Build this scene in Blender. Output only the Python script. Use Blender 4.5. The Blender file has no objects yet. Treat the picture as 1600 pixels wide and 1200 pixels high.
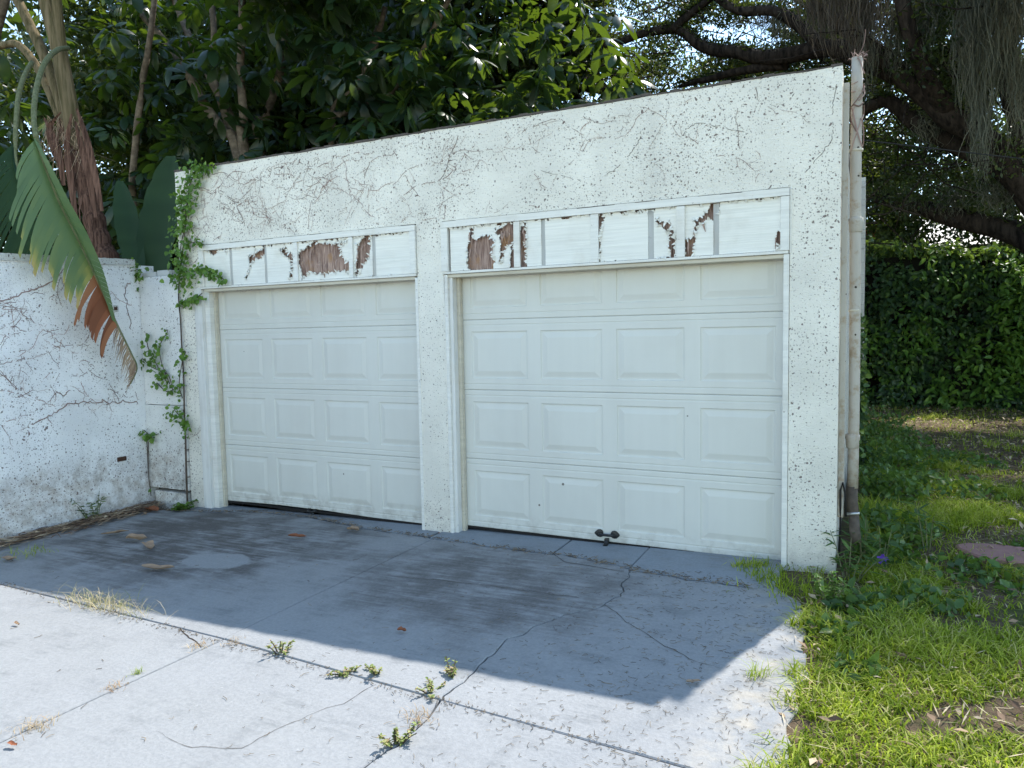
import bpy, bmesh, math, random
import numpy as np
from mathutils import Vector, Matrix, noise as mnoise

rng = np.random.default_rng(11)
random.seed(7)
SC = bpy.context.scene
COL = SC.collection
V = Vector

# ------------------------------------------------------------------ camera
CAM_LOC = V((0.1431, -4.6838, 1.5171))
RIGHT = V((0.8976050, 0.4403916, -0.0189879))
UPV = V((-0.0149229, 0.0734105, 0.9971902))
FWD = V((-0.4405481, 0.8947995, -0.0724655))
FPX = 1124.24                     # focal length in pixels of the 1600 px wide photograph
cam_data = bpy.data.cameras.new('camera')
cam_data.sensor_width = 36.0
cam_data.lens = FPX / 1600.0 * 36.0
cam_data.clip_start = 0.05
cam_data.clip_end = 900.0
cam = bpy.data.objects.new('camera', cam_data)
COL.objects.link(cam)
mat3 = Matrix((RIGHT, UPV, -FWD)).transposed()
cam.matrix_world = Matrix.Translation(CAM_LOC) @ mat3.to_4x4()
SC.camera = cam

# ------------------------------------------------------------------ light
SUN = V((0.586, 1.958, 2.992)).normalized()
world = bpy.data.worlds.new('World')
SC.world = world
world.use_nodes = True
wn = world.node_tree.nodes
wn.clear()
sky = wn.new('ShaderNodeTexSky')
sky.sky_type = 'NISHITA'
sky.sun_disc = False
sky.sun_elevation = math.asin(SUN.z)
sky.sun_rotation = math.atan2(SUN.x, SUN.y)
sky.altitude = 0
sky.air_density = 0.8
sky.dust_density = 0.0
sky.ozone_density = 2.0
bgn = wn.new('ShaderNodeBackground')
bgn.inputs['Strength'].default_value = 0.15
wout = wn.new('ShaderNodeOutputWorld')
wbal = wn.new('ShaderNodeMix'); wbal.data_type = 'RGBA'; wbal.blend_type = 'MULTIPLY'; wbal.inputs[0].default_value = 1.0
wbal.inputs[7].default_value = (1.13, 1.02, 0.82, 1)      # daylight white balance of the sky as a whole
world.node_tree.links.new(sky.outputs[0], wbal.inputs[6])
world.node_tree.links.new(wbal.outputs[2], bgn.inputs[0])
world.node_tree.links.new(bgn.outputs[0], wout.inputs[0])

sun_data = bpy.data.lights.new('sun', 'SUN')
sun_data.energy = 2.15
sun_data.angle = math.radians(0.6)
sun_data.color = (1.0, 0.955, 0.89)
sun = bpy.data.objects.new('sun', sun_data)
COL.objects.link(sun)
sun.rotation_euler = SUN.to_track_quat('Z', 'Y').to_euler()

SC.view_settings.view_transform = 'Standard'
SC.view_settings.look = 'None'
SC.view_settings.gamma = 1.0
SC.view_settings.use_curve_mapping = False
SC.view_settings.exposure = 1.90
SC.render.engine = 'CYCLES'
SC.cycles.max_bounces = 8
SC.cycles.transparent_max_bounces = 6

# ------------------------------------------------------------------ measuring helpers
def gz(x, y=0.0):                 # the driveway falls gently to the left
    return 0.03 + 0.02 * min(max(x, -9.0), 0.0)

def ray(u, v):
    return RIGHT * ((u - 800) / FPX) - UPV * ((v - 600) / FPX) + FWD

def on(u, v, axis, val):          # point of a sight line on a plane x|y|z = val
    d = ray(u, v)
    t = (val - CAM_LOC[axis]) / d[axis]
    return CAM_LOC + d * t

def GP(u, v):                     # point on the ground
    d = ray(u, v)
    n = V((-0.02, 0, 1))
    t = (0.03 - n.dot(CAM_LOC)) / n.dot(d)
    q = CAM_LOC + d * t
    if q.x > 0:
        q = on(u, v, 2, 0.03)
    return q

def FX(u, v, y=0.0):
    q = on(u, v, 1, y)
    return (q.x, q.z)

# ------------------------------------------------------------------ object helpers
def tag(o, label=None, cat=None, group=None, kind=None):
    if label: o['label'] = label
    if cat: o['category'] = cat
    if group: o['group'] = group
    if kind: o['kind'] = kind
    return o

def empty(name, loc=(0, 0, 0), rz=0.0):
    o = bpy.data.objects.new(name, None)
    o.empty_display_size = 0.2
    o.location = loc
    o.rotation_euler = (0, 0, rz)
    COL.objects.link(o)
    return o

def link(name, me, parent=None, mat=None):
    if mat is not None and len(me.materials) == 0:
        me.materials.append(mat)
    o = bpy.data.objects.new(name, me)
    COL.objects.link(o)
    if parent is not None:
        o.parent = parent
        # things are built in world coordinates: undo the parent's place
        if parent.parent is None:
            o.matrix_parent_inverse = parent.matrix_basis.inverted()
        else:
            o.matrix_parent_inverse = (parent.parent.matrix_basis @ parent.matrix_parent_inverse @ parent.matrix_basis).inverted() if False else parent.matrix_basis.inverted()
    return o

def mesh_np(name, verts, faces_flat, loop_tot, mat=None, parent=None, tint=None, smooth=False):
    me = bpy.data.meshes.new(name)
    verts = np.asarray(verts, dtype=np.float32).reshape(-1, 3)
    loop_tot = np.asarray(loop_tot, dtype=np.int32)
    faces_flat = np.asarray(faces_flat, dtype=np.int32).ravel()
    me.vertices.add(len(verts)); me.vertices.foreach_set('co', verts.ravel())
    me.loops.add(len(faces_flat)); me.loops.foreach_set('vertex_index', faces_flat)
    me.polygons.add(len(loop_tot))
    starts = np.concatenate(([0], np.cumsum(loop_tot)[:-1])).astype(np.int32)
    me.polygons.foreach_set('loop_start', starts)
    try: me.polygons.foreach_set('loop_total', loop_tot)
    except Exception: pass
    if smooth: me.polygons.foreach_set('use_smooth', np.ones(len(loop_tot), dtype=bool))
    me.update(calc_edges=True)
    if tint is not None:
        a = me.attributes.new('tint', 'FLOAT', 'POINT')
        a.data.foreach_set('value', np.asarray(tint, dtype=np.float32))
    return link(name, me, parent, mat)

class MB:
    """collects plain shapes and links them as ONE mesh object"""
    def __init__(self):
        self.v = []; self.f = []; self.t = []
        self.tint = 0.5
    def add(self, vs, fs):
        b = len(self.v)
        self.v += [tuple(p) for p in vs]
        self.t += [self.tint] * len(vs)
        self.f += [tuple(b + i for i in f) for f in fs]
        return self
    def box(self, a, b):
        x0, y0, z0 = a; x1, y1, z1 = b
        vs = [(x0,y0,z0),(x1,y0,z0),(x1,y1,z0),(x0,y1,z0),(x0,y0,z1),(x1,y0,z1),(x1,y1,z1),(x0,y1,z1)]
        return self.add(vs, [(0,3,2,1),(4,5,6,7),(0,1,5,4),(1,2,6,5),(2,3,7,6),(3,0,4,7)])
    def tube(self, pts, radii, n=8, cap=True):
        pts = [V(p) for p in pts]
        if not hasattr(radii, '__len__'): radii = [radii] * len(pts)
        base = len(self.v)
        ref = V((0.31, 0.17, 0.93))
        for i, p in enumerate(pts):
            d = (pts[min(i+1, len(pts)-1)] - pts[max(i-1, 0)])
            if d.length < 1e-9: d = V((0, 0, 1))
            d.normalize()
            if abs(d.dot(ref)) > 0.97: ref = V((0.9, 0.1, 0.2))
            a = d.cross(ref).normalized(); b = d.cross(a)
            for k in range(n):
                th = 2 * math.pi * k / n
                q = p + (a * math.cos(th) + b * math.sin(th)) * radii[i]
                self.v.append(tuple(q)); self.t.append(self.tint)
        for i in range(len(pts) - 1):
            for k in range(n):
                k2 = (k + 1) % n
                self.f.append((base+i*n+k, base+i*n+k2, base+(i+1)*n+k2, base+(i+1)*n+k))
        if cap:
            self.f.append(tuple(base + k for k in range(n))[::-1])
            self.f.append(tuple(base + (len(pts)-1)*n + k for k in range(n)))
        return self
    def ribbon(self, pts, widths, side):
        base = len(self.v)
        if not hasattr(widths, '__len__'): widths = [widths] * len(pts)
        for p, w in zip(pts, widths):
            p = V(p)
            self.v += [tuple(p - side * (w/2)), tuple(p + side * (w/2))]
            self.t += [self.tint] * 2
        for i in range(len(pts) - 1):
            b = base + 2 * i
            self.f.append((b, b+1, b+3, b+2))
        return self
    def build(self, name, mat, parent=None, smooth=False, tint=False, bevel=None):
        me = bpy.data.meshes.new(name)
        me.from_pydata(self.v, [], self.f)
        if smooth:
            me.polygons.foreach_set('use_smooth', np.ones(len(me.polygons), dtype=bool))
        me.update()
        if tint:
            a = me.attributes.new('tint', 'FLOAT', 'POINT')
            a.data.foreach_set('value', np.asarray(self.t, dtype=np.float32))
        o = link(name, me, parent, mat)
        if bevel:
            m = o.modifiers.new('bevel', 'BEVEL'); m.width = bevel; m.segments = 2
            m.limit_method = 'ANGLE'; m.angle_limit = math.radians(35)
        return o

def bez(pts, n=12):
    """smooth curve through points (Catmull-Rom)"""
    P = [V(p) for p in pts]
    P = [P[0] * 2 - P[1]] + P + [P[-1] * 2 - P[-2]]
    out = []
    for i in range(1, len(P) - 2):
        a, b, c, d = P[i-1], P[i], P[i+1], P[i+2]
        for k in range(n):
            t = k / n
            out.append(0.5 * ((2*b) + (c-a)*t + (2*a-5*b+4*c-d)*t*t + (3*b-a-3*c+d)*t**3))
    out.append(P[-2])
    return out

# ------------------------------------------------------------------ materials
class NM:
    def __init__(self, name):
        self.m = bpy.data.materials.new(name)
        self.m.use_nodes = True
        self.nt = self.m.node_tree
        self.nt.nodes.clear()
        self.out = self.nt.nodes.new('ShaderNodeOutputMaterial')
        self.geo = self.nt.nodes.new('ShaderNodeNewGeometry')
        self.pos = self.geo.outputs['Position']
    def n(self, t, **kw):
        nd = self.nt.nodes.new(t)
        for k, v in kw.items(): setattr(nd, k, v)
        return nd
    def put(self, sock, val):
        if isinstance(val, bpy.types.NodeSocket): self.nt.links.new(val, sock)
        elif val is not None:
            if hasattr(sock.default_value, '__len__') and not hasattr(val, '__len__'): val = (val,)*len(sock.default_value)
            if hasattr(sock.default_value, '__len__') and len(sock.default_value) == 4 and len(val) == 3: val = (*val, 1)
            sock.default_value = val
    def math(self, op, a, b=None, c=None, clamp=False):
        nd = self.n('ShaderNodeMath', operation=op, use_clamp=clamp)
        self.put(nd.inputs[0], a)
        if b is not None: self.put(nd.inputs[1], b)
        if c is not None: self.put(nd.inputs[2], c)
        return nd.outputs[0]
    def step(self, x, a, b, lo=0.0, hi=1.0):
        nd = self.n('ShaderNodeMapRange', interpolation_type='SMOOTHSTEP')
        self.put(nd.inputs['Value'], x)
        nd.inputs['From Min'].default_value = a; nd.inputs['From Max'].default_value = b
        nd.inputs['To Min'].default_value = lo; nd.inputs['To Max'].default_value = hi
        return nd.outputs['Result']
    def scaled(self, s, rot=(0,0,0), src=None):
        nd = self.n('ShaderNodeMapping')
        self.put(nd.inputs['Vector'], src or self.pos)
        nd.inputs['Scale'].default_value = s
        nd.inputs['Rotation'].default_value = rot
        return nd.outputs[0]
    def noise(self, scale, detail=3, rough=0.55, vec=None, dist=0.0):
        nd = self.n('ShaderNodeTexNoise')
        self.put(nd.inputs['Vector'], vec or self.pos)
        nd.inputs['Scale'].default_value = scale
        nd.inputs['Detail'].default_value = detail
        nd.inputs['Roughness'].default_value = rough
        nd.inputs['Distortion'].default_value = dist
        return nd.outputs['Fac']
    def voro(self, scale, vec=None, feature='F1'):
        nd = self.n('ShaderNodeTexVoronoi', feature=feature)
        self.put(nd.inputs['Vector'], vec or self.pos)
        nd.inputs['Scale'].default_value = scale
        return nd
    def mix(self, f, a, b, mode='MIX'):
        nd = self.n('ShaderNodeMix', data_type='RGBA', blend_type=mode)
        self.put(nd.inputs['Factor'], f); self.put(nd.inputs['A'] if False else nd.inputs[6], a); self.put(nd.inputs[7], b)
        return nd.outputs[2]
    def bump(self, h, strength=0.4, dist=0.01, normal=None):
        nd = self.n('ShaderNodeBump')
        nd.inputs['Strength'].default_value = strength; nd.inputs['Distance'].default_value = dist
        self.put(nd.inputs['Height'], h)
        if normal is not None: self.put(nd.inputs['Normal'], normal)
        return nd.outputs[0]
    def attr(self, name):
        nd = self.n('ShaderNodeAttribute'); nd.attribute_name = name
        return nd.outputs['Fac']
    def principled(self, color, rough=0.6, normal=None, spec=0.4, metal=0.0):
        nd = self.n('ShaderNodeBsdfPrincipled')
        self.put(nd.inputs['Base Color'], color); self.put(nd.inputs['Roughness'], rough)
        nd.inputs['Specular IOR Level'].default_value = spec
        nd.inputs['Metallic'].default_value = metal
        if normal is not None: self.put(nd.inputs['Normal'], normal)
        self.bsdf = nd
        return nd.outputs[0]
    def done(self, shader):
        self.nt.links.new(shader, self.out.inputs['Surface'])
        return self.m

def mat_plain(name, col, rough=0.6, spec=0.4, metal=0.0, vary=0.12, scale=8.0, bump=0.0):
    k = NM(name)
    nz = k.noise(scale, 4)
    c = k.mix(nz, tuple(x*(1-vary) for x in col), tuple(min(1, x*(1+vary)) for x in col))
    nrm = k.bump(k.noise(scale*14, 3), bump, 0.004) if bump else None
    return k.done(k.principled(c, rough, nrm, spec, metal))

def mat_leaf(name, cols, rough=0.45, trans=0.35, tcol=None, use_random=False, spec=0.45):
    k = NM(name)
    if use_random:
        oi = k.n('ShaderNodeObjectInfo'); t = k.math('FRACT', k.math('ADD', k.attr('tint'), oi.outputs['Random']))
    else:
        t = k.attr('tint')
    r = k.n('ShaderNodeValToRGB')
    els = r.color_ramp.elements
    els[0].position = 0.0; els[0].color = (*cols[0], 1)
    els[1].position = 1.0; els[1].color = (*cols[-1], 1)
    for i, c in enumerate(cols[1:-1]):
        e = els.new((i + 1) / (len(cols) - 1)); e.color = (*c, 1)
    k.put(r.inputs[0], t)
    c = r.outputs[0]
    p = k.principled(c, rough, None, spec)
    if trans <= 0: return k.done(p)
    tr = k.n('ShaderNodeBsdfTranslucent')
    k.put(tr.inputs['Color'], k.mix(0.5, c, tcol or (0.25, 0.38, 0.03)))
    mx = k.n('ShaderNodeMixShader'); mx.inputs[0].default_value = trans
    k.nt.links.new(p, mx.inputs[1]); k.nt.links.new(tr.outputs[0], mx.inputs[2])
    return k.done(mx.outputs[0])

def mat_stucco(name, grime_h, speck=1.0, grime=1.0, base=(0.875, 0.838, 0.74), flat=(1, 0, 1)):
    k = NM(name)
    sx = k.n('ShaderNodeSeparateXYZ'); k.put(sx.inputs[0], k.pos)
    cb = k.n('ShaderNodeCombineXYZ'); k.nt.links.new(sx.outputs[0 if flat[0] else 1], cb.inputs[0]); k.nt.links.new(sx.outputs[2], cb.inputs[1])
    fl = cb.outputs[0]
    dens = k.step(k.noise(1.6, 5, 0.65), 0.34, 0.64)
    # flaked spots: small dark pits where the paint has come off
    def dots(scale, rmax, thr):
        warp = k.n('ShaderNodeVectorMath', operation='ADD')
        nn = k.n('ShaderNodeTexNoise'); nn.inputs['Scale'].default_value = scale * 1.7; nn.inputs['Detail'].default_value = 2
        k.put(nn.inputs['Vector'], fl)
        sc = k.n('ShaderNodeVectorMath', operation='SCALE'); sc.inputs['Scale'].default_value = 0.8 / scale
        k.nt.links.new(nn.outputs['Color'], sc.inputs[0])
        k.nt.links.new(fl, warp.inputs[0]); k.nt.links.new(sc.outputs[0], warp.inputs[1])
        v = k.voro(scale, warp.outputs[0]); v.voronoi_dimensions = '2D'
        sep = k.n('ShaderNodeSeparateColor'); k.nt.links.new(v.outputs['Color'], sep.inputs[0])
        r = k.math('MULTIPLY', k.math('MULTIPLY', k.math('GREATER_THAN', sep.outputs[0], k.math('MULTIPLY_ADD', dens, -0.55, thr + 0.40)), k.math('MULTIPLY_ADD', sep.outputs[1], rmax*0.7, rmax*0.3)), k.math('ADD', k.math('MULTIPLY', dens, 0.5), 0.55))
        return k.math('LESS_THAN', v.outputs['Distance'], r)
    d1 = dots(27.0, 0.18 * speck, 0.18)
    d2 = dots(56.0, 0.25 * speck, 0.32)
    d3 = dots(9.0, 0.085 * speck, 0.50)
    d = k.math('MAXIMUM', k.math('MAXIMUM', k.math('MULTIPLY', d1, 0.85), k.math('MULTIPLY', d3, 0.9)), k.math('MULTIPLY', d2, 0.5))
    tone = k.noise(2.3, 4)
    c = k.mix(k.step(tone, 0.3, 0.7), tuple(x*0.85 for x in base), base)
    # faint weather stains running down
    run = k.step(k.noise(1.0, 4, 0.6, k.scaled((5.0, 5.0, 0.5))), 0.55, 0.78)
    c = k.mix(k.math('MULTIPLY', run, 0.30), c, (0.50, 0.47, 0.42))
    # mildew and soil splash low on the wall, ragged upper edge
    xyz = k.n('ShaderNodeSeparateXYZ'); k.put(xyz.inputs[0], k.pos)
    gn = k.noise(2.6, 5, 0.65)
    gh = k.math('SUBTRACT', xyz.outputs[2], k.math('MULTIPLY', gn, grime_h))
    g1 = k.step(gh, -0.02, 0.10 + 0.15*grime_h, 1.0, 0.0)
    g1 = k.math('MULTIPLY', g1, k.step(k.noise(11.0, 6, 0.75), 0.36, 0.70, 0.1, 1.0))
    gcol = k.mix(k.step(k.noise(2.2, 5, 0.7), 0.35, 0.65), (0.22, 0.205, 0.185), (0.42, 0.335, 0.26))
    c = k.mix(k.math('MULTIPLY', g1, 0.85*grime, clamp=True), c, gcol)
    dark = k.mix(k.noise(30.0, 2), (0.07, 0.055, 0.048), (0.24, 0.175, 0.15))
    c = k.mix(d, c, dark)
    h = k.math('SUBTRACT', k.math('ADD', k.noise(120.0, 3), k.math('MULTIPLY', k.noise(36.0, 3), 0.8)), k.math('MULTIPLY', d, 0.8))
    nrm = k.bump(h, 0.75, 0.012)
    return k.done(k.principled(c, 0.85, nrm, 0.25))

def mat_paint_wood(name, base=(0.80, 0.805, 0.80), chips=0.5, grain=(2.0, 2.0, 55.0), dirt=0.3):
    k = NM(name)
    g = k.noise(1.0, 4, 0.6, k.scaled(grain))
    c = k.mix(k.step(g, .25, .75), tuple(x*0.84 for x in base), base)
    ch = k.math('MULTIPLY', k.step(k.noise(38.0, 4, 0.7), 0.685 - 0.05*chips, 0.72 - 0.05*chips), chips)
    c = k.mix(ch, c, (0.20, 0.13, 0.095))
    dn = k.step(k.noise(4.0, 5, 0.6), 0.48, 0.75)
    c = k.mix(k.math('MULTIPLY', dn, dirt), c, (0.42, 0.36, 0.27))
    nrm = k.bump(k.math('SUBTRACT', g, ch), 0.5, 0.006)
    return k.done(k.principled(c, 0.6, nrm, 0.3))

M = {}
M['stucco'] = mat_stucco('roughcast_white', 0.22, 1.0, 0.45)
M['wall_stucco'] = mat_stucco('boundary_white', 0.60, 1.0, 0.9, (0.93, 0.925, 0.915), (0, 1, 1))
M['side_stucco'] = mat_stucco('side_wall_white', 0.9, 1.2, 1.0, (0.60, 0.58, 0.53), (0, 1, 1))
M['paint_wood'] = mat_paint_wood('painted_wood', (0.79, 0.775, 0.715))
M['siding'] = mat_paint_wood('painted_siding', (0.83, 0.815, 0.745), 0.35, (2.0, 2.0, 80.0), 0.26)
M['jamb'] = mat_paint_wood('painted_jamb', (0.74, 0.73, 0.69), 0.45, (30.0, 30.0, 2.0), 0.35)
M['groove'] = mat_paint_wood('groove_grey', (0.47, 0.47, 0.45), 0.5, (30.0, 30.0, 3.0), 0.3)
M['rail'] = mat_paint_wood('header_rail_cream', (0.60, 0.55, 0.44), 0.6, (2.0, 2.0, 40.0), 0.6)

def door_mat():
    k = NM('door_steel_paint')
    xyz = k.n('ShaderNodeSeparateXYZ'); k.put(xyz.inputs[0], k.pos)
    run = k.noise(1.0, 4, 0.6, k.scaled((9.0, 3.0, 0.7)))
    c = k.mix(run, (0.60, 0.598, 0.548), (0.665, 0.66, 0.605))
    # dirt and warm bounced light, painted together on the top section
    dust_bounce = k.math('MULTIPLY', k.step(xyz.outputs[2], 1.45, 2.0), k.step(k.noise(3.0, 4), 0.3, 0.7, 0.35, 1.0))
    c = k.mix(k.math('MULTIPLY', dust_bounce, 0.55), c, (0.60, 0.565, 0.46))
    spl = k.math('MULTIPLY', k.step(xyz.outputs[2], 0.18, 0.0), k.step(k.noise(9.0, 5, 0.7), 0.42, 0.68))
    c = k.mix(k.math('MULTIPLY', spl, 0.6), c, (0.31, 0.285, 0.24))
    fade = k.step(k.noise(1.3, 5, 0.65), 0.42, 0.66)
    c = k.mix(k.math('MULTIPLY', fade, 0.22), c, (0.52, 0.50, 0.45))
    v = k.voro(5.5); sep = k.n('ShaderNodeSeparateColor'); k.nt.links.new(v.outputs['Color'], sep.inputs[0])
    sp = k.math('LESS_THAN', v.outputs['Distance'], k.step(sep.outputs[0], 0.72, 1.0, 0.0, 0.055))
    c = k.mix(sp, c, (0.16, 0.14, 0.12))
    nrm = k.bump(k.noise(1.0, 3, 0.5, k.scaled((25.0, 25.0, 160.0))), 0.10, 0.003)
    return k.done(k.principled(c, 0.48, nrm, 0.4))
M['door'] = door_mat()

def fibre_mat():
    k = NM('torn_brown_fibre')
    g = k.noise(1.0, 6, 0.65, k.scaled((85.0, 30.0, 6.0)))
    c = k.mix(k.step(g, 0.3, 0.7), (0.19, 0.118, 0.095), (0.56, 0.40, 0.33))
    c = k.mix(k.step(k.noise(9.0, 4), 0.52, 0.7), c, (0.40, 0.235, 0.13))
    nrm = k.bump(g, 0.9, 0.02)
    return k.done(k.principled(c, 0.9, nrm, 0.1))
M['fibre'] = fibre_mat()

def concrete_mat(name, base, stain):
    k = NM(name)
    xyz = k.n('ShaderNodeSeparateXYZ'); k.put(xyz.inputs[0], k.pos)
    broom = k.noise(1.0, 4, 0.65, k.scaled((3.0, 26.0, 3.0), (0, 0, 0.08)))
    big = k.noise(0.8, 5, 0.6)
    mid = k.noise(3.4, 5, 0.65)
    fine = k.noise(60.0, 4, 0.7)
    c = k.mix(big, tuple(x*0.90 for x in base), tuple(x*1.07 for x in base))
    mott = k.math('MULTIPLY', k.step(k.noise(1.7, 6, 0.7), 0.44, 0.68), k.step(k.noise(7.0, 6, 0.75), 0.34, 0.66, 0.25, 1.0))
    c = k.mix(k.math('MULTIPLY', mott, 0.55), c, tuple(x*0.70 + 0.012 for x in base))
    rub = k.math('MULTIPLY', k.step(k.noise(2.6, 6, 0.7, k.scaled((1.0, 3.0, 1.0))), 0.54, 0.70), 0.40)
    c = k.mix(rub, c, tuple(x*1.16 for x in base))
    wear = k.math('MULTIPLY', k.step(mid, 0.47, 0.70), k.step(broom, 0.40, 0.66))
    c = k.mix(k.math('MULTIPLY', wear, 0.75), c, stain)
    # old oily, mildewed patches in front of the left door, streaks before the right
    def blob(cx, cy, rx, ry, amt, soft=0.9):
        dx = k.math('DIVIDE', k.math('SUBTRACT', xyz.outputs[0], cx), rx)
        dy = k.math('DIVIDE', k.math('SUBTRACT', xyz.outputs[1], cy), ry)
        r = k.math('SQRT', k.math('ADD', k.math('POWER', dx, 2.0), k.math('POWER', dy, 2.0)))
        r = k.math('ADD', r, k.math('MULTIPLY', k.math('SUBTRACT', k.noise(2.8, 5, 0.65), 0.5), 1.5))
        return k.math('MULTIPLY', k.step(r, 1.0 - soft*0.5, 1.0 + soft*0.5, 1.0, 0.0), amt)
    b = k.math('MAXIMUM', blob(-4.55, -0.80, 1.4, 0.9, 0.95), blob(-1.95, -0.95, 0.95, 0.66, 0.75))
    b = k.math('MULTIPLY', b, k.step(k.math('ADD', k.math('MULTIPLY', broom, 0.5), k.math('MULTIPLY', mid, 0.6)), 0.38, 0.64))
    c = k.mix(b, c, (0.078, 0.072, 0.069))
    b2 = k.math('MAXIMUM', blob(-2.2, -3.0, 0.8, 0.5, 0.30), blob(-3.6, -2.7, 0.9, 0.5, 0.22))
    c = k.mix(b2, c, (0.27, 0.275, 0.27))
    # repaired pale patches
    pp = k.math('MAXIMUM', blob(-3.96, -1.16, 0.25, 0.17, 0.9, 0.22), blob(-3.2, -1.16, 0.30, 0.16, 0.45, 0.3))
    c = k.mix(pp, c, tuple(x*1.02 for x in base))
    # tan dust near the lawn
    tan = k.math('MULTIPLY', k.step(xyz.outputs[0], -0.60, -0.08), k.step(k.noise(6.0, 5, 0.65), 0.42, 0.68))
    c = k.mix(k.math('MULTIPLY', tan, 0.55), c, (0.47, 0.40, 0.29))
    pits = k.step(k.noise(46.0, 6, 0.8), 0.60, 0.70)
    c = k.mix(k.math('MULTIPLY', pits, 0.6), c, tuple(x*0.5 for x in base))
    c = k.mix(k.math('MULTIPLY', k.step(k.noise(26.0, 3), 0.72, 0.77), 0.35), c, (0.45, 0.45, 0.44))
    h = k.math('ADD', k.math('MULTIPLY', fine, 0.6), k.math('ADD', k.math('MULTIPLY', mid, 0.7), k.math('MULTIPLY', broom, 0.35)))
    c = k.mix(k.step(fine, 0.35, 0.65), k.mix(0.09, c, (0.05, 0.05, 0.055)), k.mix(0.05, c, (0.6, 0.6, 0.6)))
    nrm = k.bump(h, 0.45, 0.012)
    return k.done(k.principled(c, 0.78, nrm, 0.25))
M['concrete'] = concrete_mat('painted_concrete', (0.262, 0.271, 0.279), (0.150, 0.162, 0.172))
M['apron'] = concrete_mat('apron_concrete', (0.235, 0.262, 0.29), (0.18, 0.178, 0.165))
M['soil'] = mat_plain('joint_soil', (0.055, 0.042, 0.032), 0.95, 0.1, vary=0.5, scale=20, bump=0.5)

def lawn_mat():
    k = NM('lawn_soil')
    n1 = k.noise(1.4, 5, 0.6); n2 = k.noise(22.0, 5, 0.7)
    c = k.mix(n2, (0.055, 0.042, 0.028), (0.20, 0.145, 0.095))
    c = k.mix(k.step(n1, 0.5, 0.65), c, (0.075, 0.085, 0.03))
    nrm = k.bump(n2, 0.8, 0.03)
    return k.done(k.principled(c, 0.95, nrm, 0.1))
M['lawn'] = lawn_mat()
M['grass'] = mat_leaf('grass_blades', [(0.040, 0.078, 0.010), (0.19, 0.265, 0.022), (0.46, 0.52, 0.085), (0.52, 0.46, 0.22)], 0.65, 0.46, (0.52, 0.66, 0.02), spec=0.08)
M['oak'] = mat_leaf('oak_leaves', [(0.008, 0.018, 0.007), (0.018, 0.036, 0.011), (0.045, 0.070, 0.016), (0.10, 0.12, 0.028)], 0.42, 0.28, (0.26, 0.33, 0.03), spec=0.4)
M['far'] = mat_leaf('far_leaves', [(0.018, 0.036, 0.013), (0.035, 0.06, 0.02), (0.06, 0.085, 0.025)], 0.5, 0.25, spec=0.3)
M['ivy'] = mat_leaf('ivy_leaves', [(0.018, 0.046, 0.022), (0.045, 0.095, 0.034), (0.085, 0.155, 0.036), (0.18, 0.26, 0.05)], 0.40, 0.30, spec=0.45)
M['creeper'] = mat_leaf('creeper_leaves', [(0.06, 0.14, 0.02), (0.10, 0.21, 0.03), (0.16, 0.28, 0.04)], 0.45, 0.35)
M['umbrella'] = mat_leaf('umbrella_leaflets', [(0.009, 0.026, 0.015), (0.015, 0.038, 0.019), (0.028, 0.055, 0.020)], 0.34, 0.26, (0.34, 0.52, 0.02), True, 0.4)
M['paddle'] = mat_leaf('paddle_leaf_green', [(0.04, 0.085, 0.045), (0.07, 0.14, 0.06), (0.12, 0.2, 0.07)], 0.4, 0.22)
M['paddle_dark'] = mat_leaf('paddle_leaf_dark', [(0.012, 0.036, 0.018), (0.024, 0.058, 0.026)], 0.6, 0.2, spec=0.2)
M['hang_leaf'] = mat_leaf('hanging_leaf', [(0.065, 0.12, 0.05), (0.095, 0.165, 0.068), (0.145, 0.20, 0.066), (0.34, 0.31, 0.08), (0.46, 0.33, 0.12)], 0.45, 0.18, (0.3, 0.4, 0.1))
M['dry_red'] = mat_leaf('withered_red_brown', [(0.16, 0.052, 0.022), (0.26, 0.085, 0.035), (0.34, 0.14, 0.06)], 0.65, 0.15, (0.4, 0.15, 0.05))
M['dry_tan'] = mat_leaf('withered_tan', [(0.20, 0.13, 0.09), (0.34, 0.23, 0.15), (0.50, 0.37, 0.24)], 0.75, 0.1, (0.4, 0.3, 0.15))
M['litter'] = mat_leaf('litter', [(0.05, 0.03, 0.02), (0.17, 0.10, 0.06), (0.32, 0.22, 0.13), (0.50, 0.40, 0.27)], 0.85, 0.0)
M['twig'] = mat_leaf('twig', [(0.07, 0.055, 0.042), (0.15, 0.115, 0.08), (0.28, 0.22, 0.15)], 0.9, 0.0)
M['weed'] = mat_leaf('weed_leaves', [(0.14, 0.20, 0.045), (0.24, 0.30, 0.08), (0.38, 0.37, 0.14), (0.42, 0.27, 0.17)], 0.6, 0.3)
M['weed_dry'] = mat_leaf('weed_dry', [(0.32, 0.20, 0.12), (0.45, 0.33, 0.19), (0.56, 0.46, 0.29)], 0.8, 0.15, (0.5, 0.4, 0.2))
M['straw'] = mat_leaf('straw_grass', [(0.17, 0.22, 0.05), (0.36, 0.33, 0.14), (0.50, 0.40, 0.24), (0.56, 0.47, 0.33)], 0.8, 0.2, (0.4, 0.4, 0.2))
M['groundplant'] = mat_leaf('ground_plant', [(0.035, 0.085, 0.02), (0.07, 0.145, 0.03), (0.12, 0.20, 0.05)], 0.45, 0.35)
M['moss'] = mat_leaf('spanish_moss', [(0.07, 0.075, 0.055), (0.13, 0.135, 0.10), (0.20, 0.195, 0.145)], 0.9, 0.25, (0.25, 0.25, 0.16), spec=0.05)
M['moss_brown'] = mat_leaf('moss_brown', [(0.05, 0.04, 0.032), (0.10, 0.08, 0.06), (0.15, 0.125, 0.09)], 0.9, 0.15, (0.2, 0.17, 0.1))

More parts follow.
